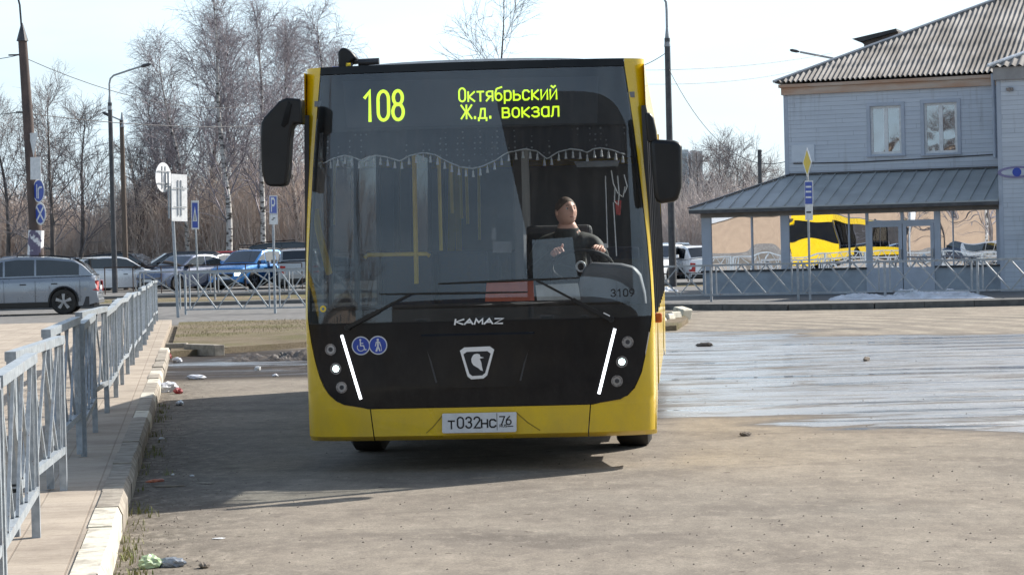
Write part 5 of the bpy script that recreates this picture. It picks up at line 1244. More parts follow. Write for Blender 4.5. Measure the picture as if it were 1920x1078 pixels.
for h in (w1, w2):
    x0, x1, z0, z1 = h; f_ = MB(); t = .07
    for q in ((x0-.10, x0, z0-.04, z1+.10), (x1, x1+.10, z0-.04, z1+.10), (x0, x1, z1, z1+.10)): f_.box(q[0], q[1], -.03, .02, q[2], q[3])
    fr = f_.build('window', M['frame_grey'], sta)
    f_ = MB(); xm = x0 + (x1-x0)*.5
    for q in ((x0, x0+t, z0, z1), (x1-t, x1, z0, z1), (x0+t, x1-t, z1-t, z1), (x0+t, x1-t, z0, z0+t), (xm-.055, xm+.055, z0+t, z1-t)): f_.box(q[0], q[1], .05, .10, q[2], q[3])
    f_.build('frame', M['white'], fr)
    f_ = MB(); f_.box(x0+t, xm-.055, .073, .077, z0+t, z1-t); f_.box(xm+.055, x1-t, .073, .077, z0+t, z1-t); f_.build('pane', M['old_glass'], fr)
    f_ = MB(); f_.box(x0-.12, x1+.12, -.10, .05, z0-.07, z0-.042); f_.build('sill', M['frame_grey'], fr)
m_ = MB(); m_.box(.3, XW, 1.6, 1.7, 0, ZW); m_.build('inner_wall', mat('room_plaster', (.32,.29,.22), (.2,.19,.15), 1.5, .9), sta)
m_ = MB(); m_.box(Bp(1484, 290, .05).x, Bp(1527, 290, .05).x, -.04, -.005, Bp(1500, 304).z, Bp(1500, 272).z); m_.build('wall_board', mat('pale_board', (.62,.66,.72), (.56,.60,.66), 4, .6), sta)
# cornice band under the eave
zc = Bp(1480, 178).z; ze = Bp(1470, 156, .26).z
m_ = MB(); m_.box(-.10, XW, -.12, .35, zc-.012, zc+.2); m_.box(-.16, XW, -.19, .35, zc+.2, ze-.04); m_.box(-.16, .35, .35, 9.3, zc-.0, ze-.04); m_.build('cornice', M['soffit'], sta)
# hipped corrugated roof: front slope and left slope, real waves
tp = .455; ov = .26
def corr(name, side, x_len, runmax, mat_):
    m_ = MB(); pitch = .145; st = pitch/6; nx = int(x_len/st)
    v = []; f = []; NR = 18
    cols = []
    for i in range(nx+1):
        s = i*st; run = min(s, runmax)
        if run < .02: run = .02
        w_ = .036*math.cos(2*math.pi*s/pitch); colm = []
        for j in range(NR+1):
            r_ = run*j/NR; lap = .03*(1 - ((r_*1.15) % 1.3)/1.3)
            if side == 'front': p = Vector((-ov + s, -ov + r_, ze + tp*r_ + w_ + lap))
            else: p = Vector((-ov + r_, -ov + s, ze + tp*r_ + w_ + lap))
            colm.append(p)
        cols.append(colm)
    m_.grid(cols); return m_.build(name, mat_, sta, smooth=True)
corr('roof', 'front', 15.5, 6.2, M['fibre']); corr('roof', 'left', 11, 6.2, M['fibre'])
m_ = MB(); m_.tube([(-ov-.02, -ov-.02, ze+.05), (-ov+6.3, -ov+6.3, ze+.07+tp*6.3)], .045, 6); m_.build('hip_cap', mat('ridge_metal', (.5,.51,.52), rough=.4, metal=.4), sta)
m_ = MB(); zR = ze + tp*6.2; q0 = 6.2 - ov
m_.add([(q0, q0, zR), (15, q0, zR), (15, 13, ze-.02), (-.5, 13, ze-.02)], [(0, 1, 2, 3)]); m_.add([(15, -.45, ze-.03), (15, q0, zR), (15, 13, ze-.02)], [(0, 1, 2)]); m_.build('roof_rear', M['fibre'], sta)
m_ = MB(); m_.box(.4, 15, .5, .55, ZW-.2, ze+.33); m_.box(.5, .55, .55, 9, ZW-.2, ze+.33); m_.build('sun_blocker', M['interior_dark'], sta)  # added unseen boards that stop sun leaking onto the cornice
# dormer on the left slope, seen edge-on past the hip
def Dn(px, py, n=-3.0): return Bp(px, py, n)
m_ = MB(); P = [Dn(1620, 84), Dn(1612, 78), Dn(1684, 60), Dn(1684, 66), Dn(1620, 118)]; m_.prism(P, (0, 1.9, 0)); dm = m_.build('dormer', mat('dormer_boards', (.16,.135,.125), (.11,.095,.09), 5, .8), sta)
m_ = MB(); P = [Dn(1597, 73.5, -2.8), Dn(1680, 54, -2.8), Dn(1682, 59, -2.8), Dn(1612, 79.5, -2.8)]; m_.prism(P, (0, 1.6, 0)); m_.build('dormer_roof', M['interior_dark'], dm)
# wing standing forward on the right
WN = 3.15
wx0 = Bp(1872, 300, WN).x; zwt = Bp(1890, 150, WN).z
wing = MB(); wing.box(wx0, wx0+6, -WN, 3, 0, zwt); wing.build('wing_wall', M['siding'], sta)
m_ = MB(); m_.box(wx0-.012, wx0+.10, -WN-.012, -WN+.1, 0, zwt); m_.build('corner_trim', M['frame_grey'], sta)
m_ = MB(); m_.box(wx0-.08, wx0+6, -WN-.12, -WN+1, zwt, zwt+.34); m_.build('wing_cornice', mat('plain_cornice', (.34,.33,.33), (.26,.25,.25), 3, .9), sta)
m_ = MB(); za = zwt+.36
rows = []
for i in range(200):
    s = i*.034; rr = min(max(s, .02), 5); w_ = .03*math.cos(2*math.pi*s/.2); rows.append([Vector((wx0-.16+s, -WN-.22+rr*j/4, za+.42*rr*j/4+w_)) for j in range(5)])
m_.grid(rows); rows = []
for i in range(200):
    s = i*.034; rr = min(max(s, .02), 5); w_ = .03*math.cos(2*math.pi*s/.2); rows.append([Vector((wx0-.16+rr*j/4, -WN-.22+s, za+.42*rr*j/4+w_)) for j in range(5)])
m_.grid(rows); m_.build('wing_roof', M['fibre'], sta, smooth=True)
m_ = MB(); m_.tube([(wx0-.19, -WN-.25, za+.03), (wx0+4.79, -WN+4.73, za+.06+.42*4.98)], .05, 6); m_.build('wing_hip_cap', M['snow'], sta)
p = Bp(1893, 165, WN+.05); m_ = MB(); m_.lathe([(.10, .0), (.09, -.08), (.001, -.10)], 12, Matrix.Translation(p)); m_.build('wall_lamp', M['lens_clear'], sta)
m_ = MB(); xp = XW-.10; m_.tube([(xp, -.22, ze-.02), (xp, -.10, zc-.15), (xp, -.07, zc-.4), (xp, -.07, 3.7)], .05, 8); m_.build('downpipe', M['frame_grey'], sta, smooth=True)
m_ = MB(); m_.tube([(.2, -.03, 3.75), (2.0, -.03, 3.72), (4.1, -.03, 3.75), (XW-.1, -.03, 3.8)], .015, 5); m_.build('wall_cable', M['wire'], sta)
# oval sign on the wing
p = Bp(1907, 323, WN); m_ = MB(); m_.prism([(p.x + .52*math.cos(a), -WN-.03, p.z + .16*math.sin(a)) for a in np.linspace(0, 2*math.pi, 29)[:-1]], (0, .02, 0)); ov_ = m_.build('oval_sign', mat('mauve', (.22,.2,.36), rough=.5), sta)
m_ = MB(); m_.prism([(p.x + .42*math.cos(a), -WN-.036, p.z + .10*math.sin(a)) for a in np.linspace(0, 2*math.pi, 29)[:-1]], (0, .004, 0)); m_.build('oval_field', M['siding'], ov_)
m_ = MB(); m_.prism([(p.x + .12*math.cos(a), -WN-.042, p.z + .12*math.sin(a)) for a in np.linspace(0, 2*math.pi, 21)[:-1]], (0, .004, 0)); m_.build('oval_centre', M['blue_sign'], ov_)
# roof behind, closing the volume
m_ = MB(); m_.box(.3, 16, 8.9, 9.2, 0, ZW); m_.build('rear_wall', M['siding'], sta)

# ---------------------------------------------------------------- glazed porch: a lower volume built on to the station front
por = empty('glazed_porch', BC, ST_YAW, 'single-storey glazed porch with grey seam roof and mirror windows in front of the station', 'porch')
PN = 2.75
px0 = Bp(1316, 450, PN).x; px1 = wx0 - .02
zs_, zt2, zbm = Bp(1600, 503, PN).z, Bp(1600, 401, PN).z, Bp(1600, 387, PN).z
NM = {'l': px0, 'a': Bp(1410, 450, PN).x, 'b0': Bp(1464, 450, PN).x, 'b1': Bp(1480, 450, PN).x, 'c': Bp(1592, 450, PN).x, 'd0': Bp(1624, 450, PN).x, 'd1': Bp(1692, 450, PN).x, 'd2': Bp(1752, 450, PN).x, 'e': Bp(1786, 450, PN).x, 'r': px1}
m_ = MB(); m_.box(px0, NM['d0'], -PN, -PN+.12, 0, zs_-.03); m_.box(NM['d2'], px1, -PN, -PN+.12, 0, zs_-.03); m_.box(px0, px0+.12, -PN+.12, 0, 0, zs_-.03)
m_.build('base_wall', M['panel_grey'], por)
m_ = MB(); m_.box(px0-.04, NM['d0'], -PN-.05, -PN+.14, zs_-.03, zs_+.02); m_.box(NM['d2'], px1, -PN-.05, -PN+.14, zs_-.03, zs_+.02); m_.build('sill', M['interior_dark'], por)
m_ = MB(); m_.box(px0-.02, px1, -PN-.02, -PN+.14, zt2, zbm); m_.box(px0-.02, px0+.12, -PN+.14, 0, zt2, zbm); m_.build('header_beam', mat('beam_grey', (.30,.28,.27), (.22,.21,.20), 3, .7), por)
def mull(a, b_, z0=None, z1=None, dp=.09): 
    q = MB(); q.box(a, b_, -PN-.015, -PN+dp, zs_+.02 if z0 is None else z0, zt2 if z1 is None else z1); q.build('mullion', M['frame_grey'], por)
mull(px0, px0+.28); mull(NM['a']-.025, NM['a']+.025); mull(NM['b0'], NM['b1']); mull(NM['c']-.02, NM['c']+.02); mull(NM['d2'], NM['d2']+.17); mull(NM['e']-.0, NM['e']+.03, dp=.05); mull(px1-.14, px1)
xs_p = [px0+.28, NM['a']-.025, NM['a']+.025, NM['b0'], NM['b1'], NM['c']-.02, NM['c']+.02, NM['d0']-.01]
for i in range(0, 8, 2):
    q = MB(); q.box(xs_p[i], xs_p[i+1], -PN+.03, -PN+.036, zs_+.02, zt2); q.build('window_pane', M['mirror_glass'], por)
for a, b_ in ((NM['d2']+.17, NM['e']), (NM['e']+.03, px1-.14)):
    q = MB(); q.box(a, b_, -PN+.03, -PN+.036, zs_+.02, zt2); q.build('window_pane', M['mirror_glass'], por)
# two door leaves with a fanlight
zf_ = Bp(1660, 417, PN).z; q = MB(); q.box(NM['d0'], NM['d2'], -PN-.01, -PN+.1, zf_-.05, zf_+.05); q.box(NM['d0']-.01, NM['d0']+.07, -PN-.01, -PN+.1, .02, zt2); q.box(NM['d1']-.04, NM['d1']+.04, -PN-.01, -PN+.1, zf_+.05, zt2); q.build('door_frame', M['frame_grey'], por)
q = MB(); q.box(NM['d0']+.07, NM['d2'], -PN+.03, -PN+.036, zf_+.05, zt2); q.build('fanlight', M['mirror_glass'], por)
for a, b_ in ((NM['d0']+.07, NM['d1']-.01), (NM['d1']+.01, NM['d2']-.01)):
    q = MB(); t = .10; zp = .9; q.box(a, a+t, -PN, -PN+.05, .05, zf_-.05); q.box(b_-t, b_, -PN, -PN+.05, .05, zf_-.05); q.box(a+t, b_-t, -PN, -PN+.05, zf_-.13, zf_-.05); q.box(a+t, b_-t, -PN, -PN+.05, .05, zs_-.12); q.box(a+t, b_-t, -PN, -PN+.05, zs_-.12, zs_+.0); dr = q.build('door', M['frame_grey'], por)
    q = MB(); q.box(a+t, b_-t, -PN+.02, -PN+.026, zs_, zf_-.13); q.build('pane', M['mirror_glass'], dr); q = MB(); q.box(b_-.06, b_-.03, -PN-.06, -PN, .95, 1.2); q.build('handle', M['steel'], dr)
q = MB(); q.box(px0+.15, px1, -.06, -.02, .02, zt2); q.build('porch_lining', M['wall_inside'], por)
q = MB(); q.box(px0, px0+.02, -PN+.15, 0, zs_+.02, zt2); q.build('side_pane', M['mirror_glass'], por)
# seam roof with a left hip
ey = -PN-.45; ex = px0-.24; zr = Bp(1480, 329, .1).z; zl = zbm+.05
q = MB(); A_ = Vector((ex, ey, zl)); B_ = Vector((px1, ey, zl)); C2 = Vector((px1, -.02, zr)); D2 = Vector((ex + 2.9*.9, -.02, zr)); E2 = Vector((ex, -.02, zl)) 
D2.x = max(.02, Bp(1480, 329, .1).x)
q.prism([A_, B_, C2, D2], (0, 0, -.04)); q.prism([A_, D2, Vector((D2.x, 1.2, zr)), Vector((ex, 1.2, zl))], (0, 0, -.04)); pr = q.build('roof', M['seam_roof'], por)
q = MB(); n_r = 22
for i in range(n_r+1):
    x = ex + (px1-ex)*i/n_r; f_ = min(1, (x-ex)/(D2.x-ex)); 
    if f_ < .05: continue
    # seams lean to the left going up, as the slope is seen
    q.bar(Vector((x, ey, zl+.018)), Vector((x, ey + (-.02-ey)*f_, zl + (zr-zl)*f_ + .018)), .022, .035)
q.build('roof_seam', M['seam_roof'], pr)
q = MB(); q.bar(A_+Vector((0,0,.03)), D2+Vector((0,0,.03)), .12, .03); q.bar(D2+Vector((0,-.03,.03)), C2+Vector((0,-.03,.03)), .1, .05); q.build('roof_ridge_cap', M['pole_dark'], pr)
q = MB(); q.box(ex, px1, ey-.02, ey+.06, zl-.13, zl-.035); q.box(ex, ex+.08, ey+.06, 1.2, zl-.13, zl-.035); q.build('fascia', M['pole_dark'], pr)
q = MB(); q.box(ex+.1, px1, ey+.08, -PN-.03, zl-.07, zl-.05); q.build('soffit', M['interior_dark'], pr)
# ---------------------------------------------------------------- tower blocks far away
ab = at(1303, 459, 520)
for i, (xa, xb, ytop, c_, lb) in enumerate([(1268, 1295, 281, (.66,.72,.80), 'pale far tower block nearest the bus mirror, left one of three'), (1299, 1309, 282, (.74,.72,.74), 'slim far tower block in the middle of the three'), (1311, 1321, 283, (.62,.61,.64), 'far tower block with a dark upper part, right one of three')]):
    p0 = at(xa, 459, 520); p1 = at(xb, 459, 520); top = at((xa+xb)/2, ytop, 520).z; wd = p1.x-p0.x
    t_ = empty('tower_block', ((p0.x+p1.x)/2, 520, 0), 0, lb, 'building', 'far tower blocks'); q = MB(); q.box(-wd/2, wd/2, 0, 12, 0, top); q.build('wall', mat('block_wall_%d' % i, c_, tuple(v*.8 for v in c_), .25, .9), t_)
    nw = max(1, int(wd/2.2)); fl = int(top/2.9)
    for a in range(nw):
        for b_ in range(fl-1):
            q = None
    q = MB(); q.box(-wd/2+.4, wd/2-.4, -.05, 0, 2, top-.8) if i == 0 else q.box(-wd/2+.25, wd/2-.25, -.05, 0, top*.7, top-.5); q.build('balcony_strip', mat('block_dark_%d' % i, tuple(v*.62 for v in c_), tuple(v*.5 for v in c_), .5, .6, stretch=(.2,.2,3)), t_)
# ---------------------------------------------------------------- behind the viewer, shown in the glass; two dark bodies are added
pe = empty('peach_building', (-8, -52, 0), R(3), 'long peach plastered building behind the viewer, mirrored in the porch windows', 'building')
q = MB(); q.box(-105, -30, -12, 0, 0, 8.5); q.build('wall', mat('peach_plaster', (.56,.41,.29), (.48,.35,.25), 1.5, .9), pe)
q = MB(); q.box(-82, -62, .05, .12, 4.3, 5.3); q.build('fascia_band', M['white'], pe); q = MB(); q.box(-105, -30, 0, .04, 0, .9); q.build('plinth', M['concrete'], pe); q = MB(); q.box(-106, -29, -12.6, .6, 8.5, 8.9); q.build('roof', M['seam_roof'], pe)
for i in range(15):
    for z in (6.6,):
        x = -102 + i*4.6; f_ = MB(); zh_ = 1.9 if z < 5 else .9; f_.box(x, x+1.5, .02, .07, z, z+zh_); wn = f_.build('window', M['white'], pe); f_ = MB(); f_.box(x+.08, x+1.42, .071, .075, z+.08, z+zh_-.08); f_.build('pane', M['car_glass'], wn)
b2 = copy_tree(bus); b2.location = (-26.5, 4.8, 0.15); b2.rotation_euler = (0, 0, R(-12)); tag(b2, 'second yellow city bus parked behind the viewer, mirrored in the porch windows')

dbk = empty('added_dark_building', (14, -50, 0), 0, 'long building added behind the viewer, wall in shade tone, darkens the foot of the bus windscreen', 'building')
q = MB(); q.box(-34, 60, -10, 0, 0, 7.2); q.build('wall', mat('shade_tone_wall', (.085,.07,.06), (.05,.045,.042), 2, .9), dbk)  # added body in shade tone, darkens the low windscreen reflection
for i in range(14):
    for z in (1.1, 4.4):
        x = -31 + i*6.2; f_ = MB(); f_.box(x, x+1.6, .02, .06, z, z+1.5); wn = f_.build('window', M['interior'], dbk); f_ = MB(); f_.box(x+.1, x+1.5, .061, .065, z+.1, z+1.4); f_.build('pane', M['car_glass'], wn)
hb = empty('reflection_blocker', (3.5, -26, 0), 0, 'high dark panel added on two posts behind the viewer, shaped to darken the bus windscreen reflection', 'reflection_blocker')
q = MB(); q.prism([(-8.9, -.2, 13.2), (26, -.2, 13.2), (26, -.2, 5.9), (-2.6, -.2, 5.9), (-3.1, -.2, 7.5), (-7.0, -.2, 7.4)], (0, 1.6, 0)); q.build('roof', M['interior_dark'], hb, bevel=.05)  # added dark outline, not a roof; cuts sky reflection around the driver
for x in (-7.0, 9): q = MB(); q.cyl((x, -.3, 4.2), (0, 0, 1), .2, 8.4, 14); q.build('post', M['pole_dark'], hb)

for q_, (nm_, x_, y_, r_) in enumerate([('car_paint_whitish', -20.5, 3.0, 20), ('car_paint_navy', -24.5, -1.0, 200)]):
    src_ = [o for o in col.objects if o.get('category') == 'car' and any(c.data and c.data.materials and c.data.materials[0].name == nm_ for c in KIDS.get(o.name, []) if c.type == 'MESH')][0]
    c_ = copy_tree(src_); c_.location = (x_, y_, .15); c_.rotation_euler = (0, 0, R(r_)); c_['label'] = ['white car on the square behind the viewer, mirrored in the porch doors', 'navy car on the square behind the viewer, mirrored in the porch doors'][q_]
# ================================================================ FENCES
def fence_panel(L, H, foot, nb=3):
    """local x along the panel: square tubes, upright pairs at the ends, crossed flats between"""
    def mk(parent):
        m_ = MB(); m_.box(0, L, -.03, .03, H-.05, H); m_.build('top_rail', M['galv'], parent)
        m_ = MB(); m_.box(.0, L, -.02, .02, foot, foot+.045); m_.build('bottom_rail', M['galv'], parent)
        for x in (.0, L-.06): m_ = MB(); m_.box(x, x+.06, -.022, .022, -.04, H-.05); m_.build('post', M['galv'], parent)
        z0, z1 = foot+.045, H-.05
        for x in (.14, .24, L-.24, L-.14): m_ = MB(); m_.box(x-.010, x+.010, -.012, .012, z0, z1); m_.build('baluster', M['galv'], parent)
        a, b_ = .27, L-.27; w_ = (b_-a)/nb
        for i in range(nb):
            for (p, q_, dy) in (((a+w_*i+.02, z0), (a+w_*(i+1)-.02, z1), -.009), ((a+w_*i+.02, z1), (a+w_*(i+1)-.02, z0), .009)):
                m_ = MB(); m_.bar((p[0], dy, p[1]), (q_[0], dy, q_[1]), .024, .016, (0, 1, 0)); m_.build('brace', M['galv'], parent)
    return mk
rdn = random.Random(77)
d = 12.67 - 2.53*2; step = 2.53; proto = None; i = 0
ords = ['wholly outside the picture, nearest', 'nearest the viewer in view', 'second from the viewer', 'third from the viewer', 'fourth from the viewer', 'fifth from the viewer', 'sixth from the viewer', 'seventh from the viewer', 'eighth from the viewer', 'ninth from the viewer', 'tenth from the viewer', 'eleventh from the viewer', 'twelfth from the viewer', 'thirteenth from the viewer', 'fourteenth from the viewer', 'fifteenth from the viewer', 'sixteenth from the viewer', 'seventeenth from the viewer', 'second from the far end', 'last one at the far end by the sign post', 'extra']
FD = Vector((-.1335, 1, 0)).normalized(); ang0 = math.atan2(FD.y, FD.x)
while d < 57 and i < 19:
    jog = {2: .13, 3: .09, 5: .12, 8: .08}.get(i, 0); yaw = ang0 + R(rdn.uniform(-.5, .5)) - jog/step; dx = rdn.uniform(-.012, .012) - jog; dz = rdn.uniform(-.012, .02) + (.03 if i in (3, 5) else 0)
    loc = (FXL(d) + dx - .03, d, .15 + dz)
    lb = 'galvanised pavement fence panel, ' + ords[i]
    if proto is None:
        proto = empty('fence_panel', loc, yaw, lb, 'fence', 'galvanised panels along the left pavement'); fence_panel(step/FD.y - .02, .97, .225)(proto)
    else:
        c = copy_tree(proto); c.location = loc; c.rotation_euler = (0, R(rdn.uniform(-.6, .6)), yaw); c['label'] = lb
    d += step; i += 1
# far fences made of big crosses
def cross_panel(L, H, matn, nb=2, ft=.13):
    def mk(parent):
        m_ = MB(); m_.box(0, L, -.025, .025, H-.05, H); m_.build('top_rail', M[matn], parent); m_ = MB(); m_.box(.0, L, -.02, .02, ft, ft+.04); m_.build('bottom_rail', M[matn], parent)
        m_ = MB(); m_.box(0, .055, -.025, .025, -.15, H-.05); m_.build('post', M[matn], parent)
        for dx in (-.13, .16): m_ = MB(); m_.box(dx-.018, dx+.018, -.015, .015, ft+.04, H-.05); m_.build('baluster', M[matn], parent)
        a, b_ = .18, L-.15; w_ = (b_-a)/nb
        for i in range(nb):
            for s in (0, 1):
                p, q_ = (a+w_*i+.02, H-.05), (a+w_*(i+1)-.02, ft+.04)
                if s: p, q_ = (p[0], ft+.04), (q_[0], H-.05)
                m_ = MB(); dy = -.016 if s == 0 else .016; m_.bar((p[0], dy, p[1]), (q_[0], dy, q_[1]), .04 if s == 0 else .028, .025, (0, 1, 0)); m_.build('brace', M[matn], parent)
    return mk
def fence_run(posts, z, H, matn, labels, group, nb=2, ft=.13):
    """posts: pixel x of each post with depth; one panel between neighbours"""
    for i, ((xa, Ya), (xb, Yb)) in enumerate(zip(posts[:-1], posts[1:])):
        a, b_ = at(xa, 560, Ya), at(xb, 560, Yb); v = Vector((b_.x-a.x, Yb-Ya, 0)); e = empty('fence_panel', (a.x, Ya, z), math.atan2(v.y, v.x), labels[i], 'fence', group); cross_panel(v.length, H, matn, nb, ft)(e)
def Yof(py, px, z): return gp(px, py, z).y
fence_run([(346, 67.2), (514, 66.6), (684, 66.2)], .06, 1.14, 'galv', ['white-braced fence panel between the tall sign post and parking sign', 'white-braced fence panel running behind the bus from the parking sign'], 'crossed fence panels left of the bus', 3, .07)
fence_run([(262, 84), (402, 84), (541, 83.5), (681, 83)], .2, .95, 'galv_dark', ['dull fence panel across the far road, leftmost of three', 'dull fence panel across the far road, middle of three', 'dull fence panel across the far road, behind the parking sign'], 'dull fence panels across the far road')
rx = [1165, 1332, 1495, 1658, 1832, 2010]; Yr = [61.3, 61.2, 60.6, 59.8, 58.6, 57.2]
fence_run(list(zip(rx, Yr)), .17, .92, 'galv_dark', ['crossed fence panel beside the bus, leftmost before the station', 'crossed fence panel before the left porch window', 'crossed fence panel behind the edge-on road signs', 'crossed fence panel before the porch doors and snow', 'crossed fence panel at the right edge of the picture'], 'crossed fence panels before the station', 3)
# thin brown railing before the parked cars
def railing(x0, x1, Y, py_top, z, n, label):
    a, b_ = at(x0, py_top, Y), at(x1, py_top, Y); e = empty('railing', (a.x, Y, z), 0, label, 'railing'); H = a.z - z; L = b_.x-a.x
    m_ = MB(); m_.box(0, L, -.02, .02, H-.04, H); m_.build('top_rail', M['rust_brown'], e)
    for i in range(n): m_ = MB(); x = L*i/(n-1); m_.box(x-.02, x+.02, -.02, .02, 0, H-.04); m_.build('post', M['rust_brown'], e)
railing(196, 566, 96.5, 501, .2, 8, 'thin brown railing in front of the parked cars on the left')
railing(1200, 1320, 92, 514, .0, 5, 'thin brown railing in front of the white cars right of the bus')
# ================================================================ POLES, LAMPS, SIGNS
def pole_obj(name, pts, rr, matn, label, cat, n=10, group=None):
    e = empty(name, pts[0], 0, label, cat, group); m_ = MB(); b0 = Vector(pts[0]); m_.tube([Vector(p)-b0 for p in pts], rr, n); m_.build('pole', M[matn], e, smooth=True); return e, b0
pb = at(75, 500, 80); pb.z = 0; pt = at(42, 72, 80)
e, b0 = pole_obj('utility_pole', [pb, pb.lerp(pt, .5), pt], [.24, .19, .145], 'concrete', 'thick leaning concrete pole with four road signs at the left', 'utility pole', 14)
M['concrete_brown'] = mat('pole_brown', (.13,.095,.085), (.075,.058,.055), 4, .9, bmp=.5, stretch=(1,1,.3)); e.children[0].data.materials[0] = M['concrete_brown']
m_ = MB(); q = pt-b0; m_.tube([q+Vector((0,0,-.1)), q+Vector((0,0,.5))], [.20, .03], 10); m_.tube([q, at(37, 10, 80)-b0, at(33, -6, 80)-b0], .035, 6); m_.build('pole_top', M['pole_dark'], e)
m_ = MB(); a_ = at(30, 211, 80)-b0; b_ = at(54, 211, 80)-b0; m_.bar(a_, b_, .06); a_ = at(16, 104, 80)-b0; b_ = at(42, 103, 80)-b0; m_.bar(a_, b_, .05); m_.build('bracket', M['pole_dark'], e)
m_ = MB(); a_ = at(66, 482, 80)-b0; b_ = at(68, 432, 80)-b0; m_.tube([a_, b_], .26, 14, cap=False)
M['poster'] = mat('torn_posters', (.75,.75,.77), (.15,.13,.2), 2.6, .8, lo=.52, hi=.56); m_.build('pasted_posters', M['poster'], e)
def sign(kind, px, py, Y, wpx, hpx, label, turn, cat='road sign', back=False, group=None):
    """a flat plate turned about the vertical so that its width foreshortens as in the photograph"""
    s = Y/F_PX; c = at(px, py, Y); H = hpx*s; W = H if kind in ('round_blue','round_cross','round_back','triangle','diamond') else None
    if W is None: W = {'P': .68, 'bus': .42, 'plate': .62}.get(kind, .6)*(H if kind != 'plate' else H)
    if kind == 'rect' and hpx > 60: W = 0.62
    W = max(W, wpx*s*1.0)
    tr_ = math.copysign(math.acos(min(1.0, wpx*s/W)), turn)
    e = empty('road_sign', c, tr_, label, cat, group, ry=R(1.5)); pl_ = lambda x, y, off: Vector((x, -.012 - off, y))
    m_ = MB(); r = H/2
    if kind.startswith('round'): out = [(r*math.cos(a), r*math.sin(a)) for a in np.linspace(0, 2*math.pi, 33)[:-1]]
    elif kind == 'triangle': out = [(-r*1.05, r), (r*1.05, r), (0, -r)]
    elif kind == 'diamond': out = [(-r, 0), (0, r), (r, 0), (0, -r)]
    else: out = [(-W/2, -r), (W/2, -r), (W/2, r), (-W/2, r)]
    m_.prism([(x, -.01, y) for x, y in out], (0, .012, 0)); m_.build('plate', M['white_sign'], e)
    def fld(sc_, matn, lay=.002, o_=None):
        q_ = MB(); q_.prism([(x*sc_, -.0105-lay, y*sc_) for x, y in (o_ or out)], (0, .0015, 0)); return q_.build('field', M[matn], e)
    q_ = MB()
    if kind == 'round_blue':
        fld(.9, 'blue_sign'); ribbon(q_, [(-.02, -r*.6), (-.02, r*.15), (r*.2, r*.3), (r*.55, r*.3)], r*.16, .002, pl_, .004); ribbon(q_, [(-r*.3, -r*.6), (-r*.3, r*.5)], r*.14, .002, pl_, .0045); q_.build('arrow', M['white_sign'], e)
    elif kind == 'round_cross':
        fld(.84, 'blue_sign'); ribbon(q_, [(-r*.6, -r*.6), (r*.6, r*.6)], r*.2, .002, pl_, .004); ribbon(q_, [(-r*.6, r*.6), (r*.6, -r*.6)], r*.2, .002, pl_, .0045); q_.build('cross', M['white_sign'], e)
    elif kind == 'P':
        bb = [(-W/2, -r*.28), (W/2, -r*.28), (W/2, r), (-W/2, r)]; cy = r*.36
        fld(1, 'blue_sign', o_=[(-W/2*.88, -r*.22), (W/2*.88, -r*.22), (W/2*.88, r*.93), (-W/2*.88, r*.93)])
        write(q_, 'P', r*.86, W*.42, .02, r*.15, lambda x, y, off: pl_(x - W*.21, y - r*.07, .003+off)); q_.build('letter', M['white_sign'], e)
        q_ = MB(); ribbon(q_, [(-W*.2, -r*.66), (W*.0, -r*.66), (W*.0, -r*.56), (W*.22, -r*.56)], r*.06, .002, pl_, .004); q_.build('small_symbol', M['black_ink'], e)
        q_ = MB(); q_.box(-W*.5, W*.5, -.0125, -.0105, -r*.31, -r*.28); q_.build('plate_gap', M['black_ink'], e)
    elif kind == 'bus':
        fld(1, 'blue_sign', o_=[(-W/2*.76, -r*.9), (W/2*.76, -r*.9), (W/2*.76, r*.84), (-W/2*.76, r*.84)]); q2 = MB(); q2.prism([(x, -.0145, y) for x, y in [(-W*.3, -r*.45), (W*.3, -r*.45), (0, r*.6)]], (0, .0015, 0)); q2.build('white_triangle', M['white_sign'], e)
        ribbon(q_, [(-W*.1, -r*.38), (0, r*.15), (W*.1, -r*.38)], W*.07, .002, pl_, .005); q_.build('walking_figure', M['black_ink'], e)
    elif kind == 'diamond': fld(.82, 'yellow_sign')
    elif kind == 'blue_rect': fld(.9, 'blue_sign'); [ribbon(q_, [(-W*.3, r*k_), (W*.3, r*k_)], r*.14, .002, pl_, .004) for k_ in (.5, .1, -.35)]; q_.build('white_lines', M['white_sign'], e)
    elif kind == 'white_rect': ribbon(q_, [(-W*.25, 0), (W*.25, 0)], r*.2, .002, pl_, .004); q_.build('small_symbol', M['black_ink'], e)
    if back:
        q_ = MB(); [q_.box(-W*.1 + dx-.015, -W*.1 + dx+.015, -.03, -.010, -r*.75, r*.75) for dx in (0, W*.2)]; [q_.box(-W*.42, W*.42, -.035, -.03, r*k_-.015, r*k_+.015) for k_ in (-.4, .4)]; q_.build('back_brace', M['galv_dark'], e)
    return e
T = lambda w, h: math.acos(min(1, w/h))
sign('triangle', 63, 272, 79.6, 24, 45, 'white inverted triangle sign, topmost on the concrete pole', -R(58))
sign('rect', 67, 316, 79.6, 22, 42, 'blank white rectangular sign under the triangle on the concrete pole', -R(42))
sign('round_blue', 73, 358, 79.6, 28, 44, 'round blue arrow sign on the concrete pole', -R(50))
sign('round_cross', 76, 401, 79.6, 27, 42, 'round blue and white crossed sign, lowest on the concrete pole', -R(50))
def sign_post(pbot, ptop, r, label, matn='galv'):
    e, b0 = pole_obj('sign_post', [pbot, ptop], [r, r], matn, label, 'post'); return e
s1 = at(334, 592, 64.3); s1.z = .0; e = sign_post(s1, at(321, 350, 64.3), .042, 'tall leaning metal post with sign backs at the end of the fence')
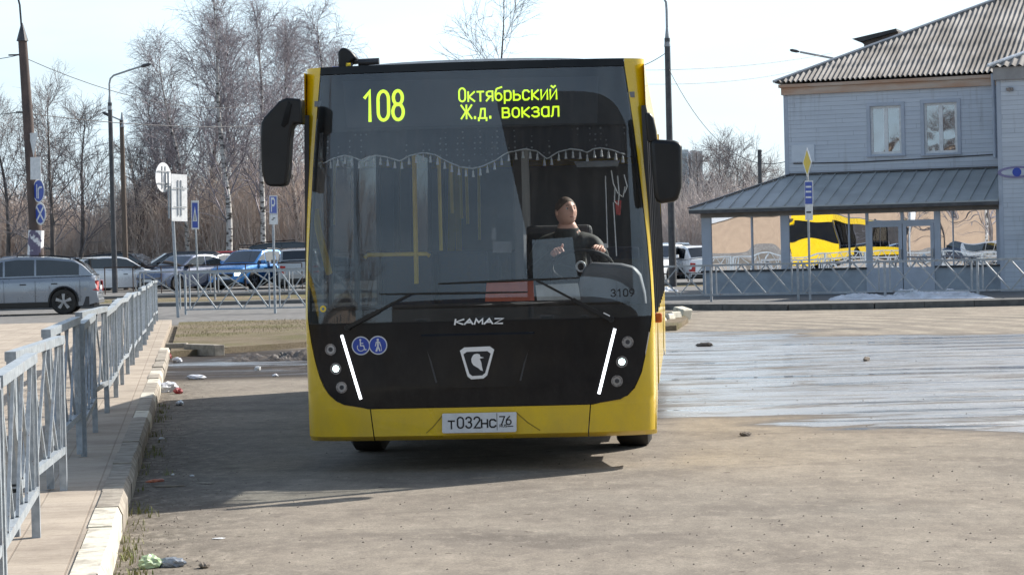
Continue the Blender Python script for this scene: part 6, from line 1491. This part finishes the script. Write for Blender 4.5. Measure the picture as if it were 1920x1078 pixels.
m_ = MB(); o_ = Vector(s1); m_.bar(at(302, 350, 64.2)-o_, at(343, 351, 64.2)-o_, .04); m_.bar(at(315, 322, 64.2)-o_, at(317, 410, 64.2)-o_, .045); m_.build('cross_arm', M['galv'], e)
sign('round_back', 306, 333, 64.1, 22, 56, 'round sign seen from its pale back, left on the tall leaning post', R(66), back=True)
sb = sign('rect', 336, 371, 64.1, 24, 88, 'tall rectangular sign seen from its pale back on the leaning post', R(38), back=True)
a = at(372, 548, 90); a.z = .1; sign_post(a, at(365, 378, 90), .035, 'thin post carrying the crossing sign before the parked cars'); sign('bus', 366, 403, 89.8, 16, 54, 'white framed blue crossing sign with white triangle on a thin post', -R(20))
a = at(516, 588, 66); a.z = .0; sign_post(a, at(511, 372, 66), .035, 'thin post carrying the blue parking sign'); sign('P', 513, 394, 65.8, 18, 54, 'blue parking sign with small white plate beneath, left of the bus', -R(28))
def lamp_post(base, low_top, up_pts, head, rl, ru, matn, label, hd=.45):
    e, b0 = pole_obj('street_lamp', [base, low_top], [rl, rl*.75], matn, label, 'street lamp', 12, 'street lamps around the square'); L_ = [Vector(p)-b0 for p in up_pts]
    m_ = MB(); m_.tube([L_[0]+Vector((0,0,-.3)), L_[0]+Vector((0,0,.35))], [rl*.9, ru], 10); m_.tube(L_, ru, 8); m_.build('arm', M['galv_dark'], e, smooth=True)
    if head is not None:
        h0 = Vector(head)-b0; dv = (L_[-1]-L_[-2]).normalized(); m_ = MB(); m_.tube([h0-dv*hd*.5, h0-dv*hd*.2, h0+dv*hd*.3, h0+dv*hd*.5], [.03, .07, .07, .03], 8); m_.build('lamp_head', M['pole_dark'], e, smooth=True)
    return e
b_ = at(214, 475, 100); b_.z = .1; lamp_post(b_, at(206, 193, 100), [at(206, 193, 100), at(205, 158, 100), at(207, 148, 100), at(213, 142, 100), at(258, 127, 100), at(270, 124, 100)], at(273, 123, 100), .12, .04, 'pole_dark', 'tall dark street lamp with long curved arm, left of the birches')
b_ = at(235, 475, 108); b_.z = .1; wl = lamp_post(b_, at(228, 226, 108), [at(229, 226, 108), at(222, 224, 108), at(206, 217, 108)], at(201, 215, 108), .13, .035, 'wood_pole', 'weathered wooden street lamp with short arm beside the dark one')
b_ = at(1262, 540, 85); b_.z = 0; lamp_post(b_, at(1251, 72, 85), [at(1251, 72, 85), at(1250, 20, 85), at(1249, 5, 85), at(1244, -4, 85), at(1225, -10, 85)], None, .135, .045, 'pole_dark', 'tall dark street lamp right of the bus, its head above the picture')
b_ = at(1640, 475, 110); b_.z = 0; lamp_post(b_, at(1634, 125, 110), [at(1634, 125, 110), at(1625, 122, 110), at(1500, 98, 110)], at(1490, 96, 110), .11, .05, 'galv_dark', 'street lamp behind the station roof, only its long arm showing')
b_ = at(1428, 470, 105); b_.z = 0; e, b0 = pole_obj('utility_pole', [b_, at(1424, 281, 105)], [.10, .09], 'pole_dark', 'short dark post with insulators left of the station', 'utility pole')
m_ = MB(); [m_.lathe([(.03, 0), (.1, .03), (.1, .07), (.03, .1)], 8, Matrix.Translation(at(1425, y, 105)-b0)) for y in (286, 294, 302, 330, 338)]; m_.build('insulator', M['pole_dark'], e)
# edge-on signs before the porch
b_ = at(1519, 560, 60); b_.z = .14; sign_post(b_, at(1513, 285, 60), .03, 'post of the edge-on road signs before the porch', 'galv_dark')
sign('diamond', 1514, 305, 59.9, 10, 56, 'yellow diamond sign seen almost edge-on, topmost before the porch', -R(80)); sign('blue_rect', 1517, 362, 59.9, 12, 46, 'blue sign seen almost edge-on under the yellow diamond', -R(66)); sign('white_rect', 1517, 398, 59.9, 12, 30, 'small white sign seen almost edge-on, lowest before the porch', -R(60))
# wires
def wire(p, q, sag, r, label):
    m_ = MB(); n = 18; o = m_.tube([p.lerp(q, i/n) - Vector((0, 0, sag*4*(i/n)*(1-i/n))) for i in range(n+1)], r, 4, cap=False).build('overhead_wire', M['wire']); tag(o, label, 'wire', 'overhead wires')
wire(at(-80, 112, 80), at(42, 102, 80), .1, .012, 'wire running off left from the top of the concrete pole')
wire(at(44, 108, 80), at(560, 175, 130), 1.2, .013, 'wire from the top of the concrete pole towards the birches')
wire(at(36, 211, 80), at(600, 226, 120), .4, .016, 'lower wire from the concrete pole behind both lamp posts')
wire(at(-60, 214, 80), at(34, 211, 80), .05, .012, 'lower wire running off left from the concrete pole')
wire(at(1251, 98, 85), at(1120, 130, 85), .3, .012, 'wire going left from the tall lamp to behind the bus roof')
wire(at(1253, 128, 85), at(1484, 300, 71), 1.2, .012, 'wire drooping from the tall lamp to the station corner')
wire(at(1190, 132, 85), at(1560, 100, 110), .2, .009, 'faint upper wire above the station eave'); wire(at(1200, 158, 85), at(1500, 132, 110), .2, .009, 'faint lower wire above the station eave')
# ================================================================ SNOW AND LITTER
def mound(name, pxs, Y, depth, hgt, z, label, cat, matn='snow', seed=1):
    rd = random.Random(seed); a, b_ = at(pxs[0], 560, Y[0]), at(pxs[1], 560, Y[1]); n, mrows = 90, 16; rows = []
    ph = [rd.uniform(0, 6) for _ in range(6)]
    for i in range(n+1):
        t = i/n; c = a.lerp(b_, t); e_ = max(0, math.sin(math.pi*t))**.6*(.75 + .2*math.sin(t*9+ph[0]) + .12*math.sin(t*21+ph[1])); r_ = []
        for j in range(mrows+1):
            s = j/mrows; h = math.sin(math.pi*s)**.7*hgt*e_*(1 + .25*math.sin(s*7+t*17+ph[2]) + rd.uniform(-.16, .16) + .2*math.sin(t*47+ph[4])*math.sin(s*13+ph[5])) ; r_.append(Vector((c.x + .2*math.sin(t*13+ph[3])*s, c.y + depth*(s-.0)*e_ , z - .01 + max(0, h))))
        rows.append(r_)
    m_ = MB(); m_.grid(rows); return tag(m_.build(name, M[matn], smooth=True), label, cat, kind='thing')
mound('snow_bank', (1562, 1872), (59.6, 57.6), 3.6, .22, .14, 'long low bank of melting snow on the pavement before the porch doors', 'snow', seed=3)
mound('snow_bank', (1196, 1300), (76, 75), 9, .3, .0, 'patch of melting snow behind the fence just right of the bus', 'snow', seed=5)
def crumple(name, px, py, sz, matn, label, cat, seed, z=0.0, flat=.5, grp='litter along the kerb'):
    rd = random.Random(seed); bm = bmesh.new(); bmesh.ops.create_icosphere(bm, subdivisions=3, radius=1)
    ks = [(Vector((rd.gauss(0,1), rd.gauss(0,1), rd.gauss(0,1))).normalized(), rd.uniform(.5, 1)) for _ in range(14)]
    for v in bm.verts:
        n_ = v.co.normalized(); r = 1
        for k_, s in ks: r -= .28*s*max(0, n_.dot(k_)-.55)
        r *= 1 + .16*math.sin(n_.x*9+ks[0][1]*9)*math.sin(n_.y*11+ks[1][1]*9)*math.sin(n_.z*8+ks[2][1]*7); v.co = n_*r*(1 + rd.uniform(-.10, .10)); v.co.x *= sz[0]/2; v.co.y *= sz[1]/2; v.co.z = max(0, v.co.z*flat*sz[2] + flat*sz[2]*.5)
    me = bpy.data.meshes.new(name); bm.to_mesh(me); bm.free(); me.materials.append(M[matn]); p = gp(px, py, z); o = link(name, me, None, (p.x, p.y, z+.001)); o.rotation_euler = (0, 0, rd.uniform(0, 3)); tag(o, label, cat, grp)
M['bag'] = mat('white_bag', (.72,.74,.78), (.5,.52,.58), 10, .4); M['bag_green'] = mat('green_bag', (.45,.55,.35), (.3,.42,.22), 14, .4); M['clear_pet'] = mat('clear_plastic', (.35,.38,.42), (.2,.22,.25), 20, .15); M['orange_wrap'] = mat('orange_wrapper', (.55,.16,.06), (.3,.1,.06), 20, .5); M['card'] = mat('damp_card', (.3,.26,.2), (.2,.17,.13), 10, .8); M['red_wrap'] = mat('red_wrapper', (.35,.04,.05), (.2,.03,.03), 20, .4)
crumple('plastic_bag', 315, 735, (.32, .22, .17), 'bag', 'white crumpled plastic bag lying against the kerb', 'bag', 1)
crumple('wrapper', 334, 738, (.14, .12, .1), 'red_wrap', 'dark red wrapper beside the white plastic bag', 'wrapper', 2)
crumple('plastic_bottle', 337, 760, (.2, .1, .08), 'clear_pet', 'clear crushed bottle at the edge of the bus shadow', 'bottle', 3)
crumple('plastic_bag', 368, 711, (.3, .2, .09), 'bag', 'flat white rag lying at the edge of the muddy hollow', 'bag', 4)
crumple('plastic_cup', 484, 694, (.11, .11, .09), 'white', 'white cup lying in the muddy hollow left of the bus', 'cup', 5)
crumple('wrapper', 516, 706, (.1, .08, .05), 'bag', 'small pale scrap in the muddy hollow near the bus', 'wrapper', 6)
crumple('wrapper', 333, 679, (.2, .16, .11), 'bag', 'pale crumpled wrapper near the kerb blocks', 'wrapper', 7)
crumple('wrapper', 316, 672, (.12, .1, .12), 'red_wrap', 'red wrapper at the end of the kerb', 'wrapper', 8)
crumple('wrapper', 291, 903, (.17, .08, .03), 'orange_wrap', 'orange scrap in the shadow by the kerb', 'wrapper', 9)
crumple('stick', 315, 913, (.28, .03, .02), 'card', 'thin dark stick beside the orange scrap', 'stick', 10)
crumple('cardboard_scrap', 386, 906, (.2, .1, .01), 'card', 'flat cardboard scrap in the bus shadow', 'cardboard', 11)
crumple('plastic_bag', 281, 1064, (.16, .12, .09), 'bag_green', 'pale green crumpled bag at the bottom left by the kerb', 'bag', 12)
crumple('plastic_bottle', 323, 1062, (.17, .08, .07), 'clear_pet', 'crushed clear bottle next to the pale green bag', 'bottle', 13)
crumple('paper_scrap', 410, 1010, (.08, .04, .01), 'paper', 'white paper scrap on the sand, bottom left', 'paper', 14)
crumple('paper_scrap', 324, 891, (.05, .03, .02), 'paper', 'smallest white paper scrap in the bus shadow near the kerb', 'paper', 15); crumple('paper_scrap', 360, 893, (.06, .03, .02), 'paper', 'white paper scrap in the bus shadow, left of the cardboard', 'paper', 16)
crumple('paper_scrap', 302, 824, (.07, .05, .03), 'paper', 'pale scrap in the shadow at the foot of the kerb', 'paper', 17)
M['stone'] = mat('pebble', (.20,.17,.14), (.12,.10,.085), 10, .9)
crumple('small_stone', 1398, 817, (.12, .08, .05), 'stone', 'small dark stone at the near edge of the wet patch', 'stone', 18)
crumple('small_stone', 1625, 676, (.3, .1, .08), 'stone', 'dark stone lying in the wet patch', 'stone', 19); crumple('small_stone', 1321, 649, (.3, .14, .1), 'stone', 'dark stone lying in the wet patch right of the bus', 'stone', 20)
crumple('small_stone', 383, 1064, (.09, .06, .05), 'stone', 'small brown stone on the sand at the bottom left', 'stone', 21)
# scattered grit: countless
rg = random.Random(9); mb = MB()
for _ in range(420):
    px = rg.uniform(260, 1900); py = 660 + 410*rg.random()**.7; p = gp(px, py, 0)
    if p.x < KX(p.y) + .03: continue
    s = rg.uniform(.003, .008)*(1 + (p.y/50)); a = rg.uniform(0, 3)
    mb.add([p + Vector((s*math.cos(a+t)*rg.uniform(.7,1.2), s*math.sin(a+t), 0)) for t in (0, 1.5, 3.1, 4.7)] + [p + Vector((0, 0, s*.8))], [(0,1,4),(1,2,4),(2,3,4),(3,0,4)])
for _ in range(700):
    d = rg.uniform(10.5, 31); x = KX(d) + abs(rg.gauss(0, .28)) + .02; s = rg.uniform(.003, .010); a = rg.uniform(0, 3); p = Vector((x, d, 0))
    mb.add([p + Vector((s*math.cos(a+t)*rg.uniform(.7,1.2), s*math.sin(a+t), 0)) for t in (0, 1.5, 3.1, 4.7)] + [p + Vector((0, 0, s*.8))], [(0,1,4),(1,2,4),(2,3,4),(3,0,4)])
tag(mb.build('gravel', M['stone']), 'fine grit scattered over the sandy yard', 'gravel', kind='stuff')
# low mud heaps in the hollow left of the bus
M['mud'] = mat('wet_mud', (.055,.043,.035), (.10,.08,.062), 4, .55, bmp=1, bscale=14, bdist=.03)
mound('mud_heap', (430, 640), (36.5, 36.0), 1.6, .16, .0, 'low dark ridge of mud between the hollow and the dirt island', 'mud', 'mud', 8)
mound('mud_heap', (512, 700), (33.5, 33.0), 1.2, .09, .0, 'dark mud ridge nearest the bus in the hollow', 'mud', 'mud', 9)
